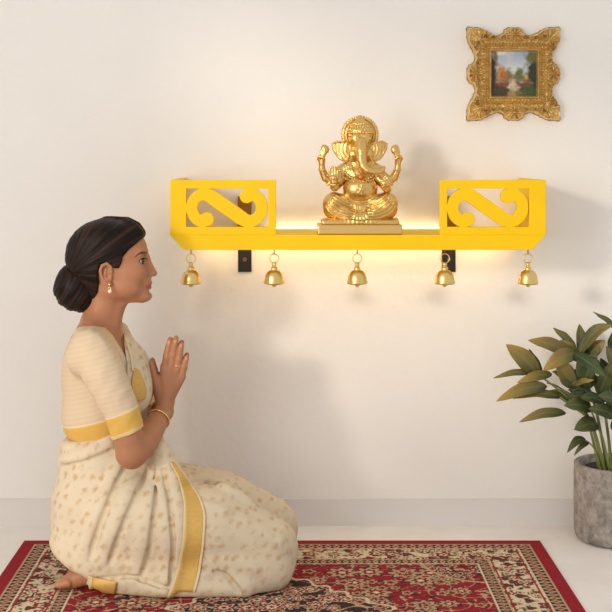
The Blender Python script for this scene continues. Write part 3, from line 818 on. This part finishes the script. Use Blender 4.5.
tabV  = [217,219,222,226,230,236,243,250,256,262,270,276,282,288,293,297,300,302]
def tab(py, vals, tv=None):
    t_ = np.arange(210, 320, 0.25); d_ = np.interp(t_, tv or tabV, vals)
    k_ = np.exp(-np.linspace(-3,3,25)**2/2); k_ /= k_.sum()
    d_ = np.convolve(np.pad(d_, 12, mode='edge'), k_, 'valid'); return np.interp(py, t_, d_)
H_b = [108,103,96,89,83,77,72,71,71,72,75,79,84,90,98,106,114,122]
H_f = [108,113,121,128.5,134.5,142.4,146,147.4,147.6,146.6,145.6,146.2,147,147.4,148.0,148.6,146.5,142]
H_w = [3,6,12,18,22,25.5,26.4,26.6,26.4,26,25,23.6,21.6,18.8,16,13,10,6.5]
def headF(U, Wd, Z, grow=0.0):
    V = -Z; b_, f_, w_ = tab(V, H_b)-grow, tab(V, H_f)+grow, tab(V, H_w)+grow
    xc = b_*0.56+f_*0.44; a_ = np.where(U > xc, f_-xc, xc-b_)
    n = 2.25
    e = (np.abs((U-xc)/a_)**n+np.abs(Wd/w_)**n)**(1/n)
    d = (e-1)*np.minimum(a_, w_)*0.9
    return np.maximum(d, np.maximum(221-grow-V, V-302)*0.9)
ARM_UP = [Q(92,351,-.150,18), Q(110,386,-.185,16.5), Q(122,414,-.195,15), Q(129,440,-.195,14.2), Q(131.5,453,-.190,14)]
ARM_FO = [Q(131.5,453,-.190,14), Q(140,446,-.165,14.2), Q(150,433,-.115,12.6), Q(158,420,-.065,10.6), Q(162.5,412,-.035,8.8), Q(165,404,-.02,8.6)]
DH = -0.0165
def hand_prims():
    h = lambda px, py, r, dy=DH: Q(px, py, dy, r)
    out = []
    for kx, ky, r in ((164.6,369,4.6),(171,367.5,4.7),(176.8,370.5,4.5),(181.6,377,4.2)):
        out.append((cap([h(165,404,6.2), h((165+kx)/2,(404+ky)/2,5.4), h(kx,ky,r)]), 3.2))
    out.append((cap([h(160.5,400,5.2), h(157.3,388,5.0), h(155.3,379,4.0)]), 4))
    fg = [[(164.8,369,4.2),(166.6,358,3.65),(168.4,348,3.25),(170,341.4,2.6)], [(171,367.5,4.3),(173,355.5,3.7),(174.8,345.5,3.3),(176.0,340.2,2.65)],
          [(176.8,370.5,4.1),(178.8,359.5,3.55),(180.4,350,3.2),(181.6,344.6,2.55)], [(181.6,377,3.7),(184,367.5,3.15),(185.6,361,2.85),(186.8,357,2.3)]]
    for f in fg: out.append((cap([h(*p) for p in f]), 0.9))
    for f in fg:                                      # knuckle swellings
        out.append((ell(h(f[1][0],f[1][1],0)[:3], (f[1][2]*1.07,f[1][2]*1.12,f[1][2]*1.05)), 1.2))
    out.append((cap([h(157.3,388,4.6,DH-.004), h(155,377.5,3.7,DH-.004), h(153,369.5,3.3,DH-.004), h(151.8,362.6,2.4,DH-.003)]), 1.6))
    return out
def build_body():
    g = Grid(axis((48,0.75),(100,0.65),(191,3.0),310), axis((-84,1.2),(-72,0.8),(72,1.2),84), axis((ZFLOOR-3,1.0),(-560,2.5),(-475,0.75),(-304,0.6),-214))
    # head
    sl, X, Y, Z = g.block((60,-34,-306), (156,34,-210)); g.F[sl] = headF(X, Y, Z)
    m2 = lambda pr: None
    def both(c, r, k, op='u', rot=None):
        for s_ in (-1,1): g.add(ell((c[0], s_*c[1], -c[2]), r, rot and (rot[0], rot[1]*s_)), k, op)
    both((134,14.5,272),(12,8.5,10),9)               # cheeks
    both((122,15.5,288),(16,7,7),9)                  # jaw
    g.add(ell((144.8,0,-295.6),(6.6,7,5.4)), 5)          # chin
    both((141.4,10.5,252.4),(4.6,6.5,2.4),5)             # brow
    both((149.2,11,260.5),(5.2,6.0,4.6),5,'s')       # sockets
    g.add(cap([(146.0,0,-257,3.0),(148.6,0,-263,2.9),(151.9,0,-269,3.0),(154.1,0,-272.8,2.9)]), 3)
    g.add(cap([(144.5,0,-258,4.2),(147.5,0,-271,5.2)]), 3)
    g.add(ell((153.4,0,-273.6),(3.1,3.6,2.6)), 1.8)
    both((149.8,3.4,275.0),(3.4,2.2,2.2),1.8)        # alae
    both((151.8,1.8,277.3),(1.4,0.8,0.7),0.7,'s')    # nostrils
    g.add(ell((146.2,0,-281.5),(5.0,9.5,6.5)), 4)    # mouth mound
    g.add(cap([(144.4,-8.6,-284.8,1.0),(148.6,-4,-283.1,1.7),(150.2,0,-283.0,1.75),(148.6,4,-283.1,1.7),(144.4,8.6,-284.8,1.0)]), 1.6)
    g.add(cap([(144.4,-8.2,-286.2,1.0),(148.3,-4,-287.4,1.9),(149.6,0,-287.6,2.05),(148.3,4,-287.4,1.9),(144.4,8.2,-286.2,1.0)]), 1.6)
    g.add(cap([(143.0,-9.2,-285.3,0.6),(149.0,-5,-285.3,0.55),(152.4,0,-285.2,0.6),(149.0,5,-285.3,0.55),(143.0,9.2,-285.3,0.6)]), 0.8, 's')
    g.add(ell((151.0,0,-291.5),(2.4,7,1.6)), 2.0, 's')
    both((141.2,11.0,260.0),(5.0,5.0,4.8),1.6)       # lids
    both((144.8,12.4,260.4),(4.9,5.2,2.5),0.5,'s')  # eye opening
    # ears
    for s_ in (-1,1):
        e = lambda pts: cap([(u+5.2, s_*(w_-.8), -(v-1.4), r) for u, w_, v, r in pts])
        g.add(ell((110.8, s_*24.8, -272.1),(5.0,2.6,9.0),('Y',-10)), 1.5)
        g.add(e([(110,26.4,271,1.5),(109.2,27.8,265.6,1.5),(105.5,29,262.6,1.6),(101.4,29.4,264.4,1.6),(99.4,29.2,269,1.6),(100.2,28.6,275,1.5),(103.4,27.6,280.5,1.6),(106.6,26.8,284.0,2.2),(108.6,26.4,283.2,2.0)]), 0.9)
        g.add(e([(108.8,27.0,268.5,1.0),(104.6,28.2,268,1.1),(103.4,28.0,273,1.1),(106,27.2,279,1.2)]), 0.8)
        g.add(ell((112.4, s_*27.8, -273.8),(2.5,1.9,3.0)), 0.8, 's')
    # neck, trunk
    g.add(cap([(108,0,-286,17.5),(103.5,0,-312,17.0),(99,0,-326,19.5),(95,0,-345,24)]), 6)
    g.add(cap([(122,-4,-300,5),(117,-5,-316,4.6),(116,-3,-333,4)]), 6); g.add(cap([(122,4,-300,5),(117,5,-316,4.6),(116,3,-333,4)]), 6)
    for s_ in (-1,1): g.add(cap([(96,s_*6,-316,9),(92,s_*32,-333,12),(93,s_*46,-345,14)]), 9)
    g.add(ell((97,0,-358),(29,52,34)), 8)
    g.add(ell((106,0,-376),(40,44,42)), 8); g.add(ell((103,0,-420),(37,42,46)), 8); g.add(ell((105,0,-480),(42,52,60)), 8)
    for s_ in (-1,1):
        mm = (lambda p: p) if s_ == -1 else mirw
        g.add(cap(mm(ARM_UP)), 7); g.add(cap(mm(ARM_FO)), 5)
        hp = hand_prims()
        for (fn, lo, hi), k in hp:
            if s_ == -1: g.add((fn, lo, hi), k)
            else: g.add(((lambda X, Y, Z, fn=fn: fn(X+0.8, -Y, Z-0.6)), np.array([lo[0]-1,-hi[1],lo[2]-1]), np.array([hi[0]+1,-lo[1],hi[2]+1])), k)
        # folded legs and feet
        yy = s_*0.11
        g.add(cap([(118,s_*28,-525,30),(200,s_*30,-533,26),(256,s_*32,ZFLOOR+24,18)]), 8)
        g.add(cap([(256,s_*34,ZFLOOR+19,15),(170,s_*40,ZFLOOR+17,14),(100,s_*44,ZFLOOR+12,9)]), 6)
        mm = (lambda p: p) if s_ == -1 else mirw
        g.add(cap(mm([Q(96,571,-.158,11), Q(86,574.5,-.158,10), Q(75,579,-.158,8.6), Q(65,583,-.158,6.4)])), 6)
        for j in range(5):
            o_ = (j-2)*0.0105
            g.add(cap(mm([Q(68,583,-.158+o_,4.4), Q(57.5+abs(j-1)*1.1,585,-.158+o_*1.06,3.3-0.18*j)])), 1.4)
    g.F = np.maximum(g.F, (ZFLOOR+0.5-g.all()[2]).astype(np.float32))
    V, Fq = g.mesh()
    u, wd, v = V[:,0], V[:,1], -V[:,2]
    c = np.empty((len(V),3)); c[:] = lin((176,121,88))
    nz = vnoise(V/7.0, 3)[:,None]; c *= 0.95+0.1*nz
    def mixc(mask, cc):
        nonlocal c
        mask = np.clip(mask, 0, 1)[:,None]; c = c*(1-mask)+lin(cc)*mask
    head_m = (v < 300)
    # lips
    lp = np.clip(1.4-np.hypot((v-285.4)/4.0, (np.abs(wd))/9.6)*1.25, 0, 1)*(u > 144.5)*(np.clip((u-145.5)/1.5,0,1))
    mixc(np.clip(lp*2.4,0,1)*0.85*head_m, (158,84,76))
    # brows, lash lines
    bd = seg_dist([(137.2,255.6),(140.5,252.6),(144,251.3),(147.6,252.2)], u, v)
    mixc(np.clip((0.7+0.8*np.clip((u-137)/6,0,1)-bd)/0.6, 0, 1)*(np.abs(wd) > 3.2)*head_m*0.9, (50,34,28))
    ed = np.sqrt(((u-144.8)/4.9)**2+((np.abs(wd)-12.4)/5.2)**2+((v-260.4)/2.5)**2)
    mixc(np.clip((1.16+0.22*(v < 260)-ed)/0.1, 0, 1)*(u > 137.5)*head_m*0.95, (40,27,24))
    # nails
    for tx, ty in ((169.4,341),(176,339.6),(181.4,344),(186.6,356.5)):
        mixc(np.clip((1.9-np.hypot(u-tx, v-ty-0.6))/0.5, 0, 1)*(wd < -6.5)*0.5, (216,160,140))
    mixc(np.clip((84-u)/20, 0, 1)*(v > 560)*0.35, (206,138,116))
    return mesh_obj('body', q2w(V), Fq, M['skin'], person, colors=np.clip(c,0,1))
body = build_body()
# eyes
for s_ in (-1,1):
    prs = ell((141.4, s_*11.2, -260.1), (4.4,4.4,4.4))
    g = Grid(np.arange(135.5,147.5,0.35), np.arange(s_*11.2-6, s_*11.2+6, 0.35), np.arange(-266,-254.5,0.35)); g.add(prs)
    V, Fq = g.mesh(); c = np.empty((len(V),3)); c[:] = lin((200,180,166))
    dirv = np.array([0.93, s_*0.36, 0.0]); dv = V-np.array([141.4, s_*11.2, -260.1]); cs = (dv@dirv)/4.4/np.linalg.norm(dirv)
    c[cs > 0.70] = lin((58,36,24)); c[cs > 0.96] = lin((12,9,8))
    mesh_obj('eye', q2w(V), Fq, M['eye'], person, colors=c)

# lashes
for s_ in (-1,1):
    g = Grid(np.arange(137,151,0.35), np.arange(s_*12-7, s_*12+7, 0.35), np.arange(-264,-254,0.35))
    g.add(cap([(u, s_*w_, -v, r) for u, w_, v, r in ((139.4,15.6,260.4,.35),(141.6,15.6,258.4,.5),(144.4,14.2,257.2,.6),(146.6,11.6,257.3,.6),(148.0,9.6,258.4,.4),(148.9,10.4,257.9,.3))]))
    V, Fq = g.mesh(); mesh_obj('eyelashes', q2w(V), Fq, M['hair'], person, colors=np.tile(lin((24,15,12)),(len(V),1)))
# hair
R_b = [102,94,87,81,77,72.5,68.5,66.6,66,66.4,69,72,76,80.5,83.5,86,88,89.5]
R_f = [109,121,131.5,138.5,141.8,144.0,146.5,148,148,147,146,146,147,148,148,148,148,148]
R_w = [6,14,20,24.5,27,28.8,29.3,29.3,29.2,28.8,27.6,26.0,23.8,21.2,19.2,17,15,13.5]
def build_hair():
    g = Grid(axis((48,0.7),152), axis((-33,0.7),33), axis((-316,0.7),-212))
    U, Y, Z = g.all(); V = -Z
    Vc = np.clip(V, 217, 302)
    b_, f_, w_ = [tab(V, [a_]+t_+[e_], [216.8,218.2,220.2,223.0,226.6]+tabV[4:]+[312]) for a_, t_, e_ in ((105,R_b,92),(106,R_f,148),(1.0,R_w,9))]
    xc = b_*0.55+f_*0.45; a_ = np.where(U > xc, f_-xc, xc-b_); n = 2.25
    d = (((np.abs((U-xc)/a_)**n+np.abs(Y/w_)**n)**(1/n))-1)*np.minimum(a_, w_)*0.9
    d = np.maximum(d, 217.0-V)
    # strands: grooves that sweep back to the bun
    jx, jy = 70, 272
    ang = np.arctan2(V-jy, U-jx); rad = np.hypot(U-jx, V-jy)
    arg = ang*30+0.03*rad+2.0*np.sin(Y*0.12)
    wob = 1.6*np.sin(rad*0.05+ang*3)
    d = d-0.5+0.20*np.sin(arg*0.7+wob)*np.clip(rad/30,0,1)+0.13*np.sin(ang*61+Y*0.2+wob)
    poly = [(147,232),(144.4,236.2),(140,241),(132,248),(125.5,255.5),(125,261),(122,266.2),(118.5,266.6),(115,262.6),(109,260),(104,262.5),(102,271),(102.5,281),(100,291),(96,300),(92,308),(86,314),(40,316),(40,200),(160,200),(152,224)]
    # hairline pulls in towards the crown of the forehead
    d = smax(d, poly_sdf(poly, U+0*V, V+0*U)+0.25*np.sin((U+V)*0.9), 2.2)
    # front puff
    g.F[:] = d
    g.add(cap([(127,-6,-221.5,3.5),(134.8,-10,-226.5,5),(139.6,-9,-232.5,3.6)]), 6)
    g.add(cap([(112,0,-219,3),(127,4,-221.5,4.5),(135.6,5,-226.5,5),(140,4,-232.5,3.4)]), 6)
    V3, Fq = g.mesh()
    u, v, y = V3[:,0], -V3[:,2], V3[:,1]
    ang = np.arctan2(v-jy, u-jx); s_ = vnoise(np.stack([ang*26, y*0.05, np.hypot(u-jx, v-jy)*0.015], 1), 2)+0.5*vnoise(np.stack([ang*70, y*0.1, u*0.02], 1), 5)
    t = np.clip((s_-0.62)*2.0, 0, 1)[:,None]
    c = lin((22,14,11))*(1-t)+lin((56,37,28))*t
    h = mesh_obj('hair', q2w(V3), Fq, M['hair'], person, colors=c)
    # bun
    g = Grid(axis((49,0.7),104), axis((-27,0.7),27), axis((-315,0.7),-259))
    U, Y, Z = g.all(); V = -Z
    g.add(ell((76,0,-287),(22.5,22,24)), 0)
    g.add(ell((83,0,-297),(14,17,14)), 6)
    q_ = (U-96)+0.022*(V-268)**2*0.6
    g.F += (0.55*np.sin(q_*0.42+0.10*Y+0.9*np.sin(V*0.11))+0.22*np.sin(q_*1.25+0.5*np.sin(V*0.2))).astype(np.float32)
    V3, Fq = g.mesh(); u, v, y = V3[:,0], -V3[:,2], V3[:,1]
    q_ = (u-96)+0.022*(v-268)**2*0.6
    s_ = vnoise(np.stack([q_*0.5, y*0.05, v*0.03], 1), 2)
    t = np.clip((s_-0.5)*2.2, 0, 1)[:,None]; c = lin((22,14,11))*(1-t)+lin((56,36,28))*t
    mesh_obj('bun', q2w(V3), Fq, M['hair'], h, colors=c)
build_hair()

# blouse
SLEEVE = [Q(93,350,-.140,22.5), Q(104,374,-.178,20.0), Q(114,395,-.19,18.2), Q(122.5,414,-.195,16.8), Q(128.5,436,-.195,16.2), Q(131,446,-.195,16)]
def torso(g, grow=0.0):
    g.add(ell((95,0,-355),(29+grow,50+grow,30+grow)), 8)
    g.add(ell((106,0,-377),(44+grow,47+grow,42+grow)), 10)
    g.add(ell((103,0,-412),(41+grow,46+grow,44+grow)), 10)
    for s_ in (-1,1):
        g.add(ell((127,s_*19,-388),(24.5+grow,22+grow,24+grow)), 8)
def build_blouse():
    g = Grid(axis((54,1.0),162), axis((-84,1.0),84), axis((-452,1.0),-318))
    torso(g)
    U, Y, Z = g.all(); V = -Z
    nl = np.interp(U, [60,72,80,89,99,108,115,123,132,145], [333,328,324,321.5,321.5,325,332.5,343,356,368])
    for s_ in (-1,1):
        mm = (lambda p: p) if s_ == -1 else mirw
        g.add(cap([(101,s_*8,-330,17),(95,s_*32,-334,17),(94,s_*46,-349,20.5)]), 8)
        g.add(cap([(104,s_*14,-338,19),(112,s_*18,-356,20)]), 8)
        pts = np.array(SLEEVE)
        sg = Grid(*g.ax); sg.add(cap(mm(SLEEVE)), 0)
        # sleeve hem: a plane across the arm
        c0 = np.array(Q(127,433.2,-.195)); n_ = np.array([11.6,0,-30.4]); n_ /= np.linalg.norm(n_)
        c0 = c0*np.array([1,-s_,1])
        pl = (U-c0[0])*n_[0]+(Z-c0[2])*n_[2]
        sg.F = np.maximum(sg.F, (pl+0*Y).astype(np.float32))
        # gathers at the sleeve
        sg.F += (0.28*np.sin((U*0.75+V*0.42)*0.55+np.sin(V*0.2))).astype(np.float32)*np.clip(1-np.abs(sg.F)/8,0,1)
        g.F = smin(g.F, sg.F, 3.5)
    g.F = smax(g.F, (nl-V+0*Y).astype(np.float32), 3.0)
    g.F = np.maximum(g.F, (V-448+0*Y+0*U).astype(np.float32))
    V3, Fq = g.mesh(); u, y, v = V3[:,0], V3[:,1], -V3[:,2]
    c = np.empty((len(V3),3)); c[:] = lin((215,192,162))
    c *= (0.97+0.03*np.sin(v*1.3+0.35*u))[:,None]
    gold = lin((216,172,86)); pale = lin((228,208,170))
    n_ = np.array([11.6,-30.4]); n_ /= np.linalg.norm(n_); c0 = np.array(Q(127,433.2,-.195))
    ds = (u-c0[0])*n_[0]+(-v-c0[2])*n_[1]
    def bandm(d, a, b_): return (np.clip((d-a)/0.9+0.5,0,1)*np.clip((b_-d)/0.9+0.5,0,1))
    fs = cap(SLEEVE)[0]; sl = np.clip((2.6-np.minimum(fs(u,y,V3[:,2]), fs(u,-y,V3[:,2])))/1.2, 0, 1)*np.clip(np.abs(y)-34,0,1)
    def pm(m_, cc):
        nonlocal c
        c = c*(1-m_[:,None])+cc*m_[:,None]
    pm(bandm(ds,-21.6,99)*sl, pale); pm(bandm(ds,-20,-3.2)*sl, gold); pm(bandm(ds,-2.3,-1.1)*sl, gold)
    d2 = v-(431.5-(u-62)*0.26); tr = 1-sl
    pm(bandm(d2,-8,99)*tr, pale); pm(bandm(d2,-6.4,99)*tr, gold)
    ne = v-np.interp(u, [60,72,80,89,99,108,115,123,132,145], [333,328,324,321.5,321.5,325,332.5,343,356,368]); pm(bandm(ne,-9,2.0)*(np.abs(y) < 40), lin((218,192,148)))
    mesh_obj('blouse', q2w(V3), Fq, M['blouse'], person, colors=c)
    return g
gb = build_blouse()

# saree
def build_saree():
    g = Grid(axis((46,1.05),310), axis((-90,1.05),90), axis((ZFLOOR-2,1.05),(-440,1.05),-322))
    # chest drape
    torso(g, 2.6)
    U, Y, Z = g.all(); V = -Z
    poly = [(121,324),(125.5,338),(129.5,351),(131.5,362),(131,380),(131,400),(128,420),(100,434),(100,460),(240,460),(240,324)]
    pd = poly_sdf(poly, U+0*V, V+0*U)
    far = np.clip(-(Y+10)/1.0, -60, 60)                 # on the far side it also covers the shoulder
    g.F = smax(g.F, pd.astype(np.float32)+0*Y, 1.5)
    g.add(cap([(126,14,-352,10),(117,34,-334,7),(98,42,-328,6),(80,40,-340,5),(70,34,-365,5),(66,30,-400,5),(64,26,-435,6)]), 4)
    # wrap at the waist
    sk = Grid(*g.ax)
    sk.add(ell((107,0,-452),(47.5,52,34)), 0)
    sk.add(ell((108,0,-505),(56.5,64,64)), 14)
    for s_ in (-1,1):
        sk.add(ell((94,s_*22,-543),(41,46,40)), 12)
        mm = (lambda p: p) if s_ == -1 else mirw
        sk.add(cap(mm([Q(132,520,-.095,46), Q(214,531,-.098,42), Q(263,549,-.10,34.5)])), 12)
        sk.add(cap(mm([Q(96,560,-.15,21), Q(150,575,-.16,21), Q(250,576,-.165,19.5), Q(272,572,-.15,18)])), 12)
        sk.add(cap(mm([Q(104,586,-.190,5), Q(165,590,-.225,6), Q(245,590,-.215,6)])), 10)
    sk.add(cap([(138,0,-440,23),(150,-8,-466,26),(168,-8,-488,24)]), 14)
    sk.add(cap([Q(150,430,-.06,8), Q(158,452,-.1,12), Q(172,480,-.12,14)]), 10)
    cut = np.interp(U, [50,62,100,128,150,170], [441,438.5,430,424,424,430])
    ft = [Q(40,552,-.15),Q(58,560,-.15),(Q(72,568,-.15)),Q(84,571.5,-.15),Q(89,576,-.15),Q(85,597,-.18),Q(80,640,-.18),Q(20,640,-.15)]
    sk.F = smax(sk.F, -poly_sdf([(q[0],-q[2]) for q in ft], U+0*V, V+0*U).astype(np.float32)+0*Y, 7)
    sk.F = smax(sk.F, (cut-V+0*Y).astype(np.float32), 2.5)
    g.F = smin(g.F, sk.F, 2.5)
    del sk
    # folds
    base = Grid(*g.ax); base.F = g.F.copy()
    def fold(poly, r, sink, k, op='u', n=22, taper=(0.4,1.0)):
        p, ok = raymarch(base, smooth_poly(poly, n), 0.0)
        if ok.sum() < 4: return
        p = p[ok]; nrm = []
        t = np.linspace(taper[0], taper[1], len(p))*np.minimum(1, np.minimum(np.arange(len(p))+1, len(p)-np.arange(len(p)))/3.0)
        rr = np.maximum(r*t, 0.6)
        q = p.copy(); q[:,1] += rr*sink
        g.add(cap([tuple(a)+(b,) for a, b in zip(q, rr)]), k, op)
    for pl, r, sk_ in (([(121,458),(108,488),(94,522),(84,552)],9,.66), ([(143,464),(130,490),(115,525),(103,560)],10,.66), ([(153,466),(150,500),(144,540),(134,576)],9,.62),
                  ([(158,466),(163,500),(168,540),(166,590)],6,.6), ([(167,466),(178,500),(179,540),(172,592)],5,.55),
                  ([(61,460),(84,456),(112,446)],7,.6), ([(96,584),(130,581),(163,592)],5,.55),
                  ([(178,478),(212,482),(250,503)],6,.62), ([(206,505),(240,520),(284,548)],6,.7), ([(204,575),(217,567),(232,574),(246,592)],6,.55), ([(204,562),(222,560),(256,570)],5,.6)):
        fold(pl, r, sk_, 8)
    for pl, r in (([(127,460),(114,490),(101,523),(91,556)],3.4), ([(149,467),(137,494),(123,528),(110,564)],3.6), ([(156,470),(155,505),(151,545),(142,580)],3.2),
                  ([(163,470),(170,505),(174,545),(169,590)],2.6), ([(62,467),(86,462.5),(116,450)],3.2), ([(211,570),(226,574),(240,592)],2.6), ([(98,579),(132,576),(166,588)],2.6)):
        fold(pl, r, -0.2, 4, 's')
    g.F = np.maximum(g.F, (ZFLOOR+0.4-Z+0*Y+0*U).astype(np.float32))
    V3, Fq = g.mesh(); u, y, v = V3[:,0], V3[:,1], -V3[:,2]
    c = np.empty((len(V3),3)); c[:] = lin((217,201,174))
    cell = 10.0; p = V3.copy(); p[:,0] += 0.25*p[:,2]
    best = np.full(len(p), 9.0); bh = np.zeros(len(p))
    ic = np.floor(p/cell)
    for d in np.ndindex(3,3,3):
        q = ic+np.array(d)-1
        hs = [np.abs(np.sin(q[:,0]*127.1+q[:,1]*311.7+q[:,2]*74.7+s_*19.19)*43758.5453) % 1 for s_ in range(4)]
        ce = (q+0.5+0.35*(np.stack(hs[:3],1)-0.5))*cell; dv = p-ce
        a_ = dv[:,0]*0.8+dv[:,2]*0.6; b_ = -dv[:,0]*0.6+dv[:,2]*0.8
        e = np.sqrt((a_/5.2)**2+(b_/2.7)**2+(dv[:,1]/4.6)**2)
        m_ = e < best; best[m_] = e[m_]; bh[m_] = hs[3][m_]
    nz = 0.6*vnoise(V3/2.2, 8)+0.4*vnoise(V3/1.3, 12)
    t = (np.clip((1.10-best+1.3*(nz-0.5))/0.9, 0, 1)*(0.5+0.35*bh))[:,None]
    c = c*(1-t)+lin((190,152,98))*t
    c *= (0.97+0.06*vnoise(V3/9, 4))[:,None]
    o = mesh_obj('saree', q2w(V3), Fq, M['saree'], person, colors=np.clip(c,0,1))
    # gold borders laid on the cloth
    def strip(name, left, right, off, m, thick=0.004, nl=60, nw=14):
        Lp, Rp = smooth_poly(left, nl), smooth_poly(right, nl)
        tt = np.linspace(0,1,nw); pts = (Lp[:,None,:]*(1-tt)[None,:,None]+Rp[:,None,:]*tt[None,:,None]).reshape(-1,2)
        p, ok = raymarch(g, pts, off); ok[:] = True; p = p.reshape(nl, nw, 3)
        for _ in range(2):
            p[1:-1,:,1] = 0.5*p[1:-1,:,1]+0.25*(p[:-2,:,1]+p[2:,:,1]); p[:,1:-1,1] = 0.5*p[:,1:-1,1]+0.25*(p[:,:-2,1]+p[:,2:,1])
        p[...,1] -= 0.5; p[...,2] = np.maximum(p[...,2], ZFLOOR+0.6)
        i = np.arange(nl-1)[:,None]*nw+np.arange(nw-1)[None]
        okf = ok.reshape(nl,nw)
        F_ = np.stack([i, i+nw, i+nw+1, i+1], -1).reshape(-1,4); F_ = F_[ok[F_].all(1)]
        s_ = mesh_obj(name, q2w(p.reshape(-1,3)), F_, m, o)
        md = s_.modifiers.new('cloth', 'SOLIDIFY'); md.thickness = thick; md.offset = 0; return s_
    Lb = [(170,462),(173,468),(178,476),(184,500),(183,538),(178,566),(167,597.5)]
    Rb = [(174,462),(180,469),(188,480),(201.5,499),(206,514),(204.5,542),(200,575),(193,599)]
    sh = lambda a, b, t: [tuple(np.array(p)*(1-t)+np.array(q)*t) for p, q in zip(resample(a,40), resample(b,40))]
    strip('pallu_border', sh(Lb,Rb,0.10), sh(Lb,Rb,0.90), 0.7, M['zari'])
    strip('border_edge', Lb, sh(Lb,Rb,0.12), 0.7, M['zaricream'], nw=4); strip('border_edge', sh(Lb,Rb,0.88), Rb, 0.7, M['zaricream'], nw=4)
    strip('border_edge', [(121.5,331),(127,345),(130.8,359),(132,371)], [(123.3,330),(128.8,344),(132.6,358),(134,371)], 0.7, M['zaricream'], nl=30, nw=4)
    strip('chest_border', [(134.5,368),(131.5,381),(132,393),(133.5,402)], [(138.5,369.5),(144.5,384),(146.5,391),(145,399)], 0.6, M['zari'], nl=30)
    strip('hem_border', [(93,577),(91,593)], [(117,582),(114,595)], 1.2, M['zari'], nl=24)
    strip('border_edge', [(89,575.5),(85,591)], [(93,577),(91,593)], 1.2, M['zaricream'], nl=24, nw=6)
    return g
gs = build_saree()

# jewellery
def wv(q): return Vector(q2w(np.array([q[:3]]))[0])
a, b = np.array(ARM_FO[2]), np.array(ARM_FO[4])
for s_ in (-1,1):
    f = np.array([1,-s_,1])
    c = wv((a*0.36+b*0.64)[:3]*f); ax = wv(b[:3]*f)-wv(a[:3]*f)
    MB().torus(c, 11.6*K, 0.0021, ax, 48).build('bangle', M['jewel'], person, smooth=True)
    e = MB(); e.ball(wv((113.2, s_*27.8, -281.6)), 0.0042, 10)
    er = e.build('earring', M['jewel'], person, smooth=True)
    d = MB(); d.tube([wv((113.4,s_*28.4,-282)), wv((113.7,s_*28.8,-286))], 0.0012, 6)
    d.torus(wv((113.7,s_*28.8,-285.5)), 0.0038, 0.001, (0.1,1,0), 24, 6)
    d.build('drop', M['jewel'], er, smooth=True)
    MB().ball(wv((113.8,s_*28.9,-288.2)), 0.0056, 10).build('pearl', M['pearl'], er, smooth=True)
rg = np.array(Q(177.7,365.4,DH)); ra = wv(Q(178.6,359.5,DH))-wv(Q(176.8,370.5,DH))
MB().torus(wv(rg), 3.75*K, 0.0017, ra, 32).build('finger_ring', M['jewel'], person, smooth=True)
